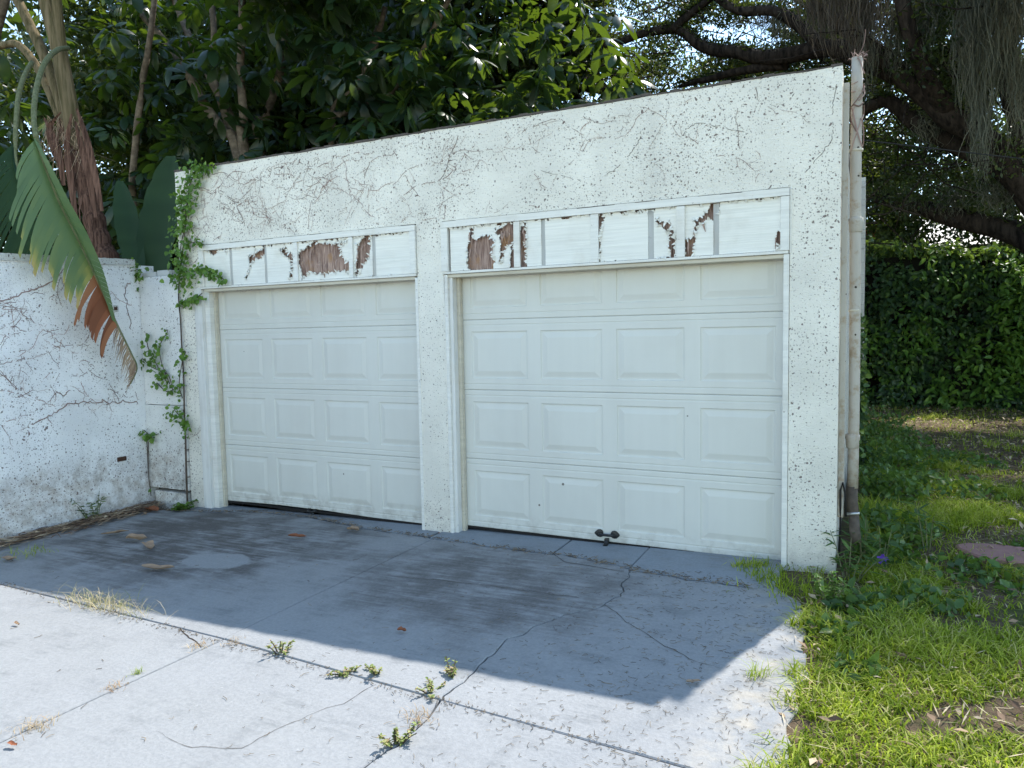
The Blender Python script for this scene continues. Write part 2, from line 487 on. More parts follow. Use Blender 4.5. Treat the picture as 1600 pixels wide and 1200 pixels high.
def bark(name, a, b, sc=(14, 14, 3), bs=0.9):
    k = NM(name)
    n = k.noise(1.0, 6, 0.65, k.scaled(sc))
    c = k.mix(k.step(n, 0.3, 0.7), a, b)
    return k.done(k.principled(c, 0.9, k.bump(n, bs, 0.04), 0.15))
M['oak_bark'] = bark('oak_bark', (0.008, 0.006, 0.005), (0.055, 0.042, 0.033))
M['stem_bark'] = bark('umbrella_stem_bark', (0.10, 0.075, 0.055), (0.24, 0.19, 0.14), (9, 9, 12), 0.4)
M['dark_bark'] = bark('dark_bark', (0.03, 0.025, 0.02), (0.08, 0.065, 0.05))
M['sheath'] = bark('leaf_sheath', (0.075, 0.065, 0.028), (0.23, 0.175, 0.105), (26, 26, 1.2), 0.5)
M['sheath_brown'] = bark('sheath_brown', (0.045, 0.022, 0.016), (0.22, 0.12, 0.085), (40, 40, 2.0), 0.8)
M['petiole'] = bark('petiole_green', (0.10, 0.115, 0.05), (0.20, 0.20, 0.11), (30, 30, 3.0), 0.3)
M['vine_stem'] = bark('vine_stem', (0.05, 0.038, 0.03), (0.13, 0.10, 0.08), (40, 40, 10), 0.5)
M['vine_dead'] = mat_leaf('dead_vine', [(0.15, 0.10, 0.085), (0.28, 0.19, 0.165), (0.44, 0.32, 0.28)], 0.95, 0.0)
M['pole'] = mat_plain('pole_grey', (0.25, 0.245, 0.24), 0.85, 0.2, vary=0.2, scale=3, bump=0.3)
M['wire'] = mat_plain('wire_black', (0.02, 0.02, 0.02), 0.6)
M['black'] = mat_plain('black_iron', (0.012, 0.012, 0.013), 0.42, 0.5, bump=0.2)
M['seal'] = mat_plain('rubber_seal', (0.02, 0.018, 0.017), 0.8, 0.2, bump=0.3)
M['steel'] = mat_plain('dull_steel', (0.45, 0.45, 0.44), 0.4, 0.5, 0.8, bump=0.2)
M['rust'] = mat_plain('rusty_iron', (0.085, 0.045, 0.03), 0.9, 0.2, vary=0.5, scale=60, bump=0.8)
M['brick'] = mat_plain('old_brick', (0.25, 0.095, 0.065), 0.9, 0.15, vary=0.35, scale=40, bump=0.7)
M['stone_red'] = mat_plain('red_stone', (0.30, 0.17, 0.15), 0.9, 0.15, vary=0.25, scale=14, bump=0.7)
M['block'] = mat_stucco('old_block', 0.75, 1.1, 0.95, (0.84, 0.83, 0.79))
M['infill'] = mat_stucco('infill_white', 0.5, 1.0, 0.9, (0.88, 0.87, 0.84))
M['cap'] = mat_stucco('coping_mildew', 3.0, 1.4, 0.35, (0.66, 0.66, 0.62), (0, 1, 1))
M['roof_edge'] = mat_plain('roof_edge_dark', (0.10, 0.085, 0.075), 0.9, 0.15, vary=0.5, scale=16, bump=0.6)
M['house_wall'] = mat_plain('house_wall_white', (0.75, 0.75, 0.73), 0.8, 0.2, vary=0.05)
M['house_roof'] = mat_plain('house_roof_white', (0.74, 0.73, 0.70), 0.6, 0.3, vary=0.06)
M['tile'] = mat_plain('terracotta', (0.42, 0.16, 0.09), 0.8, 0.2, vary=0.2)
M['flower'] = mat_plain('purple_petals', (0.13, 0.06, 0.42), 0.6, 0.2, vary=0.1)
M['hedge_core'] = mat_plain('hedge_twigs_dark', (0.014, 0.014, 0.010), 0.95, 0.05, vary=0.5, scale=12)

def pipe_mat():
    k = NM('drain_pipe_paint')
    xyz = k.n('ShaderNodeSeparateXYZ'); k.put(xyz.inputs[0], k.pos)
    n = k.noise(1.0, 5, 0.65, k.scaled((22, 22, 3)))
    c = k.mix(n, (0.35, 0.32, 0.27), (0.50, 0.465, 0.41))
    c = k.mix(k.step(k.noise(9.0, 5, 0.7), 0.50, 0.70), c, (0.31, 0.24, 0.16))
    c = k.mix(k.math('MULTIPLY', k.step(xyz.outputs[2], 1.3, 0.3), k.step(k.noise(16.0, 5, 0.7), 0.40, 0.68)), c, (0.27, 0.19, 0.13))
    v = k.voro(22.0); sep = k.n('ShaderNodeSeparateColor'); k.nt.links.new(v.outputs['Color'], sep.inputs[0])
    c = k.mix(k.math('LESS_THAN', v.outputs['Distance'], k.step(sep.outputs[0], 0.5, 1.0, 0.0, 0.2)), c, (0.05, 0.04, 0.03))
    return k.done(k.principled(c, 0.7, k.bump(k.noise(50.0, 4), 0.35, 0.006), 0.25))
M['pipe'] = pipe_mat()
M['pipe_old'] = mat_plain('old_iron_pipe', (0.105, 0.085, 0.068), 0.85, 0.2, vary=0.7, scale=24, bump=0.8)

# ------------------------------------------------------------------ leaf mesh builders
def leaf_arrays(pos, dirs, nrm, L, Wd, fold=0.18, six=False):
    """folded leaf faces: base, two shoulders, tip (and two more when six)"""
    d = dirs / (np.linalg.norm(dirs, axis=1, keepdims=True) + 1e-9)
    s = np.cross(d, nrm); s /= (np.linalg.norm(s, axis=1, keepdims=True) + 1e-9)
    n = np.cross(s, d)
    L = L[:, None]; Wd = Wd[:, None]
    if not six:
        b = pos
        a1 = pos + d * L * 0.45 + s * Wd * 0.5 + n * Wd * fold
        t = pos + d * L
        a2 = pos + d * L * 0.45 - s * Wd * 0.5 + n * Wd * fold
        vs = np.stack([b, a1, t, a2], 1).reshape(-1, 3)
        k = len(pos)
        base = (np.arange(k) * 4)[:, None]
        f = np.concatenate([base + [0, 1, 2], base + [0, 2, 3]], 1).reshape(-1)
        return vs, f, np.full(2 * k, 3), 4
    b = pos
    r1 = pos + d * L * 0.28 + s * Wd * 0.46 + n * Wd * fold
    r2 = pos + d * L * 0.68 + s * Wd * 0.40 + n * Wd * fold * 0.4
    t = pos + d * L - n * Wd * fold * 1.2
    l2 = pos + d * L * 0.68 - s * Wd * 0.40 + n * Wd * fold * 0.4
    l1 = pos + d * L * 0.28 - s * Wd * 0.46 + n * Wd * fold
    vs = np.stack([b, r1, r2, t, l2, l1], 1).reshape(-1, 3)
    k = len(pos); base = (np.arange(k) * 6)[:, None]
    f = np.concatenate([base + [0, 1, 2, 3], base + [0, 3, 4, 5]], 1).reshape(-1)
    return vs, f, np.full(2 * k, 4), 6

def unit(n):
    v = rng.normal(size=(n, 3)); return v / np.linalg.norm(v, axis=1, keepdims=True)

def leaves(name, pos, mat, parent=None, L=(0.05, 0.08), W=0.5, dirs=None, nrm=None, tint=None, six=False, droop=0.3):
    pos = np.asarray(pos, float); k = len(pos)
    if dirs is None:
        dirs = unit(k); dirs[:, 2] -= droop
    if nrm is None:
        nrm = unit(k); nrm[:, 2] += 0.9
    l = rng.uniform(L[0], L[1], k)
    vs, f, lt, per = leaf_arrays(pos, dirs, nrm, l, l * W, six=six)
    t = rng.random(k) if tint is None else tint
    return mesh_np(name, vs, f, lt, mat, parent, np.repeat(t, per))

def clump_points(centers, radii, n_each, flat=0.75):
    P = []; C = []
    for i, (c, r) in enumerate(zip(centers, radii)):
        k = int(n_each * (r / 0.7) ** 2)
        q = unit(k) * (rng.random(k) ** 0.5)[:, None] * r
        q[:, 2] *= flat
        P.append(q + np.asarray(c)); C.append(np.full(k, i))
    return np.concatenate(P), np.concatenate(C)

# ================================================================== GROUND
def ground_sheet():
    xs = np.unique(np.concatenate([np.linspace(-300, -12, 10), np.linspace(-12, 12, 97), np.linspace(12, 300, 10)]))
    ys = np.unique(np.concatenate([np.linspace(-300, -12, 10), np.linspace(-12, 16, 113), np.linspace(16, 400, 12)]))
    vs = []; f = []
    for y in ys:
        for x in xs:
            z = gz(x) - 0.075
            if x > -0.5:
                z += 0.058 * min(1, (x + 0.5) / 0.25) + 0.012 * mnoise.noise(V((x*1.3, y*1.3, 0)))
            vs.append((x, y, z))
    nx = len(xs)
    for j in range(len(ys) - 1):
        for i in range(nx - 1):
            f += [j*nx+i, j*nx+i+1, (j+1)*nx+i+1, (j+1)*nx+i]
    o = mesh_np('lawn_ground', vs, f, np.full(len(f)//4, 4), M['lawn'], None, smooth=True)
    tag(o, kind='structure')
ground_sheet()
GZL = 0.015                      # lawn surface height

# ------------------------------------------------------------------ driveway slabs
drive = empty('driveway', (0, 0, 0)); tag(drive, kind='structure')
def crack_line(pts, amp=0.016, step=0.05):
    out = []
    for a, b in zip(pts[:-1], pts[1:]):
        n = max(1, int((b - a).length / step))
        for k in range(n):
            p = a.lerp(b, k / n)
            q = p + V((mnoise.noise(p*7 + V((3, 1, 0))), mnoise.noise(p*7 + V((9, 4, 2))), 0)) * amp * 1.4
            q += V((mnoise.noise(p*31), mnoise.noise(p*31 + V((5, 5, 5))), 0)) * amp * 0.7
            out.append(V((q.x, q.y, 0)))
    out.append(V((pts[-1].x, pts[-1].y, 0)))
    return out
def flatpts(pix): return [V((q.x, q.y, 0)) for q in (GP(*p) for p in pix)]

A_px = [(400,800),(480,808),(560,825),(655,838),(730,850),(800,860),(880,868),(940,880),(985,890),(1060,903),(1165,918)]
A = [V((-6.0, -0.20, 0)), V((-5.3, -0.13, 0))] + flatpts(A_px)
iA_C, iA_D = 6, 10               # vertices of A where C and D start (730,850) / (985,890)
C_top = A[iA_C - 1].lerp(A[iA_C], 0.3)
J2 = flatpts([(0,912),(350,998),(690,1094),(1060,1195)])
J2L = V((-6.0, J2[0].y + 0.02, 0)); J2R = V((-0.05, J2[3].y - 0.03, 0))
D_px = [(985,890),(965,930),(945,945),(890,960),(830,978),(790,1005),(760,1028),(735,1055),(690,1094)]
D = [A[iA_D]] + flatpts(D_px[1:-1]) + [J2[2]]
D2 = [J2[2]] + flatpts([(660,1130),(620,1165),(565,1198)]) + [V((-1.75, -4.2, 0)), V((-1.95, -6.5, 0)), V((-1.9, -12, 0))]
Cf = [J2[1]] + [V((-2.84, -3.2, 0)), V((-2.86, -12, 0))]
edge_pts = [V((-0.42,-0.32,0)), V((-0.33,-0.36,0)), V((-0.15,-0.60,0)), V((-0.10,-0.95,0)), V((-0.06,-1.5,0)), V((-0.10,-1.9,0)), J2R]
A_c = crack_line(A)
def between(L, a, b):
    ia = min(range(len(L)), key=lambda i: (L[i]-V((a.x,a.y,0))).length); ib = min(range(len(L)), key=lambda i: (L[i]-V((b.x,b.y,0))).length)
    return L[ia:ib+1]
D_c = crack_line(D, 0.022, 0.03); D2_c = crack_line(D2, 0.016, 0.04)
D_c[0] = min(A_c, key=lambda p: (p - D[0]).length)
C_start = min(A_c, key=lambda p: (p - C_top).length)
edge_c = crack_line(edge_pts, 0.02, 0.06)

def slab(name, poly, gap, dz=0.0, mat=None, thick=0.07):
    n = len(poly)
    area = sum(poly[i].x*poly[(i+1)%n].y - poly[(i+1)%n].x*poly[i].y for i in range(n))
    if area < 0: poly = poly[::-1]
    ins = []
    for i in range(n):
        a, b, c = poly[i-1], poly[i], poly[(i+1) % n]
        e1 = (b - a); e2 = (c - b)
        if e1.length < 1e-6 or e2.length < 1e-6: ins.append(b); continue
        e1.normalize(); e2.normalize()
        nn = V((-e1.y - e2.y, e1.x + e2.x, 0))
        if nn.length < 1e-6: nn = V((-e1.y, e1.x, 0))
        nn.normalize()
        k = max(0.5, nn.dot(V((-e1.y, e1.x, 0))))
        w_ = 0.55 + 1.5*max(0.0, 0.35 + mnoise.noise(b*9.0 + V((1, 2, 3)))) 
        ins.append(b + nn * (gap / k) * w_)
    bm = bmesh.new()
    def ring(pts, zo, inset=0.0): return [bm.verts.new((p.x, p.y, gz(p.x) + zo)) for p in pts]
    cen = sum(ins, V((0,0,0))) / n
    lo = ring(ins, dz - thick)
    up = ring(ins, dz - 0.005)
    # worn arris
    top_pts = []
    for i in range(n):
        a, b, c = ins[i-1], ins[i], ins[(i+1) % n]
        e1 = (b - a); e2 = (c - b)
        if e1.length < 1e-6 or e2.length < 1e-6: top_pts.append(b); continue
        e1.normalize(); e2.normalize()
        nn = V((-e1.y - e2.y, e1.x + e2.x, 0))
        if nn.length > 1e-6: nn.normalize()
        top_pts.append(b + nn * 0.005)
    tp = ring(top_pts, dz)
    for i in range(n):
        j = (i + 1) % n
        bm.faces.new((lo[i], lo[j], up[j], up[i])); bm.faces.new((up[i], up[j], tp[j], tp[i]))
    bm.faces.new(tp)
    bm.normal_update()
    bmesh.ops.triangulate(bm, faces=[f for f in bm.faces if len(f.verts) > 4])
    me = bpy.data.meshes.new(name); bm.to_mesh(me); bm.free()
    return link(name, me, drive, mat or M['concrete'])

wallL = V((-6.0, -0.20, 0))
slab('concrete_slab', between(A_c, A[0], C_start) + [J2[1], J2[0], J2L], 0.0045)
slab('concrete_slab', between(A_c, C_start, D[0]) + D_c[1:] + [J2[1]], 0.0020, 0.003)
slab('concrete_slab', between(A_c, D[0], A[-1]) + edge_c + [J2[3]] + D_c[::-1][:-1], 0.0020)
slab('concrete_slab', [J2L, J2[0], J2[1]] + Cf[1:] + [V((-6.0, -12, 0))], 0.006)
slab('concrete_slab', [J2[1]] + D2_c + [V((-2.86, -12, 0)), V((-2.84, -3.2, 0))], 0.0035, -0.002)
slab('concrete_slab', D2_c[::-1] + [J2[3], J2R] + crack_line([J2R, V((-0.12,-3.2,0)), V((-0.05,-12,0))], 0.02, 0.12)[1:], 0.006)
# the strips in front of the doors
def apron(xa, xb, dz):
    a = [p + V((0, 0.017 + 0.016*mnoise.noise(p*6.0), 0)) for p in A_c if xa < p.x < xb]
    slab('apron_slab', [V((xa, 0.16, 0))] + [V((xa, a[0].y, 0))] + a + [V((xb, a[-1].y, 0)), V((xb, 0.16, 0))], 0.004, dz, M['apron'])
apron(-5.50, GP(482,806).x, 0.006); apron(GP(482,806).x, -2.82, 0.002)
apron(-2.80, GP(873,858).x, 0.002); apron(GP(873,858).x, GP(985,886).x, 0.0); apron(GP(985,886).x, -0.30, 0.001)
bed = MB(); bed.add([(-6.1,-12,gz(-6.1)-.045),(-0.2,-12,gz(-.2)-.045),(-0.2,0.1,gz(-.2)-.045),(-6.1,0.1,gz(-6.1)-.045)], [(0,1,2,3)])
bed.build('joint_soil', M['soil'], drive)
# hairline cracks that do not split a slab: dirt-filled lines
def hair(pix, w, dz):
    pts = crack_line(flatpts(pix), 0.014, 0.035)
    mb = MB()
    ps = [V((p.x, p.y, gz(p.x) + dz)) for p in pts]
    base = len(mb.v)
    for i, p in enumerate(ps):
        d = ps[min(i+1, len(ps)-1)] - ps[max(i-1, 0)]; d.z = 0; d.normalize()
        s = V((-d.y, d.x, 0)); ww = w * (0.45 + 0.8*random.random()) * min(1, 3*(1 - i/len(ps)) + 0.15)
        mb.v += [tuple(p - s*ww/2), tuple(p + s*ww/2)]; mb.t += [.5, .5]
    for i in range(len(ps) - 1): mb.f.append((2*i, 2*i+1, 2*i+3, 2*i+2))
    mb.build('crack', M['soil'], drive)
hair([(945,945),(985,975),(1040,1010),(1090,1035),(1125,1045)], 0.0042, 0.002)
hair([(590,1070),(525,1101),(469,1124),(405,1154),(375,1169),(300,1167),(244,1142)], 0.0024, 0.000)
hair([(280,982),(300,1000),(315,1012)], 0.006, 0.0025)
hair([(905,935),(830,925),(760,915),(600,900)], 0.004, 0.0055)
hair([(860,862),(880,878),(935,888),(985,896)], 0.006, 0.0055)

# ================================================================== GARAGE
garage = empty('garage', (-2.8, 0, 0))
tag(garage, 'white two-door roughcast garage with flaking paint and rotten panels over its doors', 'garage')
TOPZ = 3.01
def wall_grid():
    xs = [-5.57, -5.38, -2.955, -2.69, -0.277, 0.0]
    def topz(x): return 3.012 + 0.035 * (-x / 5.5) * 0.6 + 0.006 * mnoise.noise(V((x*3.1, 0, 0))) + 0.004*mnoise.noise(V((x*13, 2, 0)))
    HZ = 2.352
    bm = bmesh.new()
    y0, y1 = 0.0, 0.22
    # outline as one polygon with two notches, top edge finely divided
    pts = [(-5.57,-0.14), (-5.38,-0.14), (-5.30,HZ), (-2.955,HZ), (-2.955,-0.11), (-2.69,-0.10), (-2.725,HZ), (-0.277,HZ), (-0.277,-0.06), (0.0,-0.06)]
    pts[1] = (-5.36,-0.14); pts[2] = (-5.30, HZ); pts[3] = (-2.955, HZ)
    top = [(x, topz(x)) for x in np.linspace(0, -5.57, 90)]
    poly = pts + top
    f = [bm.verts.new((x, y0, z)) for x, z in poly]; b = [bm.verts.new((x, y1, z)) for x, z in poly]
    n = len(poly)
    bm.faces.new(f); bm.faces.new(b[::-1])
    for i in range(n):
        j = (i+1) % n
        bm.faces.new((f[j], f[i], b[i], b[j]))
    bm.normal_update()
    bmesh.ops.triangulate(bm, faces=[q for q in bm.faces if len(q.verts) > 4])
    bmesh.ops.recalc_face_normals(bm, faces=bm.faces)
    me = bpy.data.meshes.new('front_wall'); bm.to_mesh(me); bm.free()
    o = link('front_wall', me, garage, M['stucco'])
    bm = bmesh.new(); bm.from_mesh(me)
    lay_ = bm.edges.layers.float.get('bevel_weight_edge') or bm.edges.layers.float.new('bevel_weight_edge')
    for e in bm.edges:
        if len(e.link_faces) == 2 and e.calc_face_angle(0) > math.radians(40):
            e[lay_] = 1.0 if all(abs(v.co.x) < 1e-4 and abs(v.co.y) < 1e-4 for v in e.verts) else 0.25
    bm.to_mesh(me); bm.free()
    m = o.modifiers.new('bevel', 'BEVEL'); m.width = 0.045; m.segments = 4; m.limit_method = 'WEIGHT'
    mb = MB()
    for i in range(len(top) - 1):
        (xa, za), (xb, zb) = top[i], top[i+1]
        o1 = 0.002 + 0.008*random.random()
        mb.box((xb, -o1, za + 0.001), (xa, 0.21, max(za, zb) + 0.006 + 0.012*random.random()))
    mb.build('roof_edge', M['roof_edge'], garage)
wall_grid()
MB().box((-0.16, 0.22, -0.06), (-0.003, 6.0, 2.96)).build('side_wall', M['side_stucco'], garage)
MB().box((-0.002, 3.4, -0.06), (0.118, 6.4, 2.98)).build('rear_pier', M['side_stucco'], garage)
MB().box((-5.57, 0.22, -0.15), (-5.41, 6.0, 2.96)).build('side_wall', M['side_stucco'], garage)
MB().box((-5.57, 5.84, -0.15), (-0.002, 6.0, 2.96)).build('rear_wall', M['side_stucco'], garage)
MB().box((-5.57, 0.22, 2.80), (-0.002, 6.0, 2.92)).build('roof', M['roof_edge'], garage)
# corner strip between wall and pipe
MB().box((0.003, 0.06, 0.35), (0.036, 0.10, 2.93)).build('corner_strip', M['pipe'], garage, bevel=0.004)
# the brick foot showing under the centre pillar, and pillar edge trims
mbk = MB(); mbk.box((-2.95, -0.006, -0.10), (-2.70, 0.05, -0.032)); mbk.build('brick_foot', M['brick'], garage, bevel=0.004)

# ------------------------------------------------------------------ sectional doors
PW, PH, PITCH = 0.470, 0.355, 0.575
def make_door(cx, z0, y, nm_label, bulge=0.0):
    root = empty('garage_door', (cx, y, z0)); root.parent = garage; root.matrix_parent_inverse = garage.matrix_basis.inverted()
    root['label'] = nm_label
    W2 = 1.235
    SH = 0.5335
    xc = [cx + (i - 1.5) * PITCH for i in range(4)]
    def seclink(name, mb, smooth=False):
        me = bpy.data.meshes.new(name); me.from_pydata(mb.v, [], mb.f); me.materials.append(M['door'])
        o = bpy.data.objects.new(name, me); COL.objects.link(o); o.parent = root
        o.matrix_parent_inverse = Matrix.Translation(V((-cx, -y, -z0)))
        return o
    for s in range(4):
        zb = z0 + s * SH
        prof = [(0.0004, 0.006), (0.003, 0.0015), (0.008, 0.0), (0.036, 0.0), (0.040, 0.0022), (0.046, 0.0022), (0.050, 0.0),
                (0.089, 0.0), (0.089 + PH, 0.0), (0.484, 0.0), (0.488, 0.0022), (0.494, 0.0022), (0.498, 0.0), (0.524, 0.0), (0.5305, 0.0015), (0.5331, 0.006)]
        xb = [cx - W2]
        for c in xc: xb += [c - PW/2, c + PW/2]
        xb.append(cx + W2)
        mb = MB()
        idx = {}
        for i, x in enumerate(xb):
            for j, (dz, dy) in enumerate(prof):
                sag = 0.0
                if s == 0 and j < 3: sag = 0.008 * math.sin((x - cx) * 2.1 + cx) * bulge
                idx[i, j] = len(mb.v); mb.v.append((x, y + dy, zb + dz + sag))
        hole_j = [j for j, (dz, dy) in enumerate(prof) if abs(dz - 0.089) < 1e-6][0]
        for i in range(len(xb) - 1):
            for j in range(len(prof) - 1):
                if j == hole_j and i % 2 == 1: continue
                mb.f.append((idx[i,j], idx[i+1,j], idx[i+1,j+1], idx[i,j+1]))
        # the section's back and ends
        seclink('door_section', mb)
        for c in xc:
            x0, x1, za, zt = c - PW/2, c + PW/2, zb + 0.089, zb + 0.089 + PH
            rings = [(0.0, 0.0), (0.005, 0.0062), (0.012, 0.0072), (0.020, 0.0064), (0.052, -0.0012), (0.056, -0.0016)]
            mb = MB()
            for (d, dy) in rings:
                mb.v += [(x0+d, y+dy, za+d), (x1-d, y+dy, za+d), (x1-d, y+dy, zt-d), (x0+d, y+dy, zt-d)]
            for r in range(len(rings) - 1):
                for k in range(4):
                    k2 = (k+1) % 4
                    mb.f.append((4*r+k, 4*r+k2, 4*r+4+k2, 4*r+4+k))
            b = 4*(len(rings)-1); mb.f.append((b, b+1, b+2, b+3))
            seclink('raised_panel', mb)
    mb = MB()
    n = 24
    for i in range(n):
        xa = cx - W2 + 2*W2*i/n; xb_ = cx - W2 + 2*W2*(i+1)/n
        zl = z0 - 0.016 - 0.008*bulge*max(0, math.sin(i*0.7 + cx))
        mb.box((xa, y - 0.004, zl), (xb_, y + 0.035, z0 + 0.0015))
    me = bpy.data.meshes.new('bottom_seal'); me.from_pydata(mb.v, [], mb.f); me.materials.append(M['seal'])
    o = bpy.data.objects.new('bottom_seal', me); COL.objects.link(o); o.parent = root; o.matrix_parent_inverse = Matrix.Translation(V((-cx, -y, -z0)))
    mb = MB(); mb.box((cx - W2, y + 0.036, z0 + 0.01), (cx + W2, y + 0.05, z0 + 4*SH - .01))
    me = bpy.data.meshes.new('door_backing'); me.from_pydata(mb.v, [], mb.f); me.materials.append(M['seal'])
    o = bpy.data.objects.new('door_backing', me); COL.objects.link(o); o.parent = root; o.matrix_parent_inverse = Matrix.Translation(V((-cx, -y, -z0)))
    return root
doorR = make_door(-1.462, 0.012, 0.12, 'right sectional door with a black pull handle at its foot')
doorL = make_door(-4.072, -0.016, 0.12, 'left sectional door with a dark uneven gap beneath', 1.6)

def door_part(name, mb, mat, root, smooth=False):
    o = mb.build(name, mat, None, smooth)
    o.parent = root
    o.matrix_parent_inverse = Matrix.Translation(-root.location)
    return o
# black pull handle: two heart-shaped plates and a bar, as in the photo near the door's foot
hx, hz_ = FX(949, 834, 0.12)
mb = MB()
for s in (-1, 1):
    shp = [(0.028,0.010),(0.036,0.024),(0.052,0.030),(0.070,0.026),(0.086,0.012),(0.094,0.0),(0.086,-0.012),(0.070,-0.026),(0.052,-0.030),(0.036,-0.024),(0.028,-0.010)]
    n = len(shp)
    v0 = [(hx + s*a, 0.116, hz_ + b) for a, b in shp] + [(hx + s*a, 0.109, hz_ + b*0.9) for a, b in shp] + [(hx + s*0.058, 0.105, hz_)]
    fs = [(i, (i+1) % n, n + (i+1) % n, n + i) for i in range(n)] + [(n+i, n+(i+1) % n, 2*n) for i in range(n)]
    mb.add(v0, fs)
mb.tube([(hx-0.055,0.107,hz_),(hx-0.045,0.088,hz_),(hx-0.025,0.080,hz_),(hx+0.025,0.080,hz_),(hx+0.045,0.088,hz_),(hx+0.055,0.107,hz_)], [0.010,0.010,0.009,0.009,0.010,0.010], 8)
door_part('pull_handle', mb, M['black'], doorR)
# bolt with a round knob hanging under the door edge
lx, lz = FX(948, 848, 0.10)
mb = MB(); mb.box((lx-0.013, 0.085, lz-0.002), (lx+0.013, 0.118, lz+0.03)); mb.tube([(lx,0.10,lz+0.02),(lx,0.085,lz-0.008),(lx+0.002,0.055,lz-0.022)], [0.014,0.017,0.021], 12)
kb = door_part('slide_bolt', mb, M['black'], doorR)
mb = MB(); mb.tube([(lx+0.002,0.0555,lz-0.022),(lx+0.0025,0.049,lz-0.024)], [0.008,0.007], 10)
door_part('bolt_tip', mb, M['steel'], doorR)
# small dark bracket handle at the foot of the left door
qx, qz = FX(490, 797, 0.12)
mb = MB(); mb.tube([(qx-0.045,0.112,qz),(qx-0.038,0.085,qz-0.006),(qx+0.015,0.080,qz-0.008),(qx+0.030,0.112,qz)], 0.009, 8); mb.box((qx-0.055,0.108,qz-0.014),(qx-0.03,0.119,qz+0.014)); mb.box((qx+0.02,0.108,qz-0.014),(qx+0.045,0.119,qz+0.014))
door_part('foot_handle', mb, M['black'], doorL)

# ------------------------------------------------------------------ frames of the two openings
def frame(mb, name, mat, bev=0.003): return mb.build(name, mat, garage, bevel=bev)
# right opening
frame(MB().box((-2.712, -0.006, -0.045), (-2.684, 0.10, 1.952)), 'edge_trim', M['paint_wood'])
frame(MB().box((-2.684, 0.016, -0.045), (-2.655, 0.108, 1.948)), 'jamb_board', M['jamb'])
frame(MB().box((-2.655, 0.075, -0.04), (-2.628, 0.117, 1.945)), 'stop_strip', M['rail'])
frame(MB().box((-0.312, -0.005, 0.0), (-0.279, 0.105, 1.955)), 'edge_trim', M['paint_wood'])
frame(MB().box((-0.279, -0.004, 1.958), (-0.268, 0.03, 2.349)), 'edge_trim', M['paint_wood'])
# left opening
frame(MB().box((-5.395, -0.006, -0.08), (-5.300, 0.10, 1.968)), 'jamb_board', M['jamb'])
frame(MB().box((-5.300, 0.030, -0.075), (-5.242, 0.108, 1.965)), 'jamb_board', M['paint_wood'])
frame(MB().box((-5.242, 0.080, -0.07), (-5.222, 0.117, 1.960)), 'stop_strip', M['rail'])
frame(MB().box((-2.976, -0.005, -0.06), (-2.950, 0.105, 1.945)), 'edge_trim', M['paint_wood'])

# ------------------------------------------------------------------ panelled headers over the doors
def pt_in(px, pz, poly):
    inside = np.zeros_like(px, dtype=bool); n = len(poly)
    for i in range(n):
        x1, z1 = poly[i]; x2, z2 = poly[(i+1) % n]
        c = ((z1 > pz) != (z2 > pz)) & (px < (x2 - x1) * (pz - z1) / (z2 - z1 + 1e-12) + x1)
        inside ^= c
    return inside

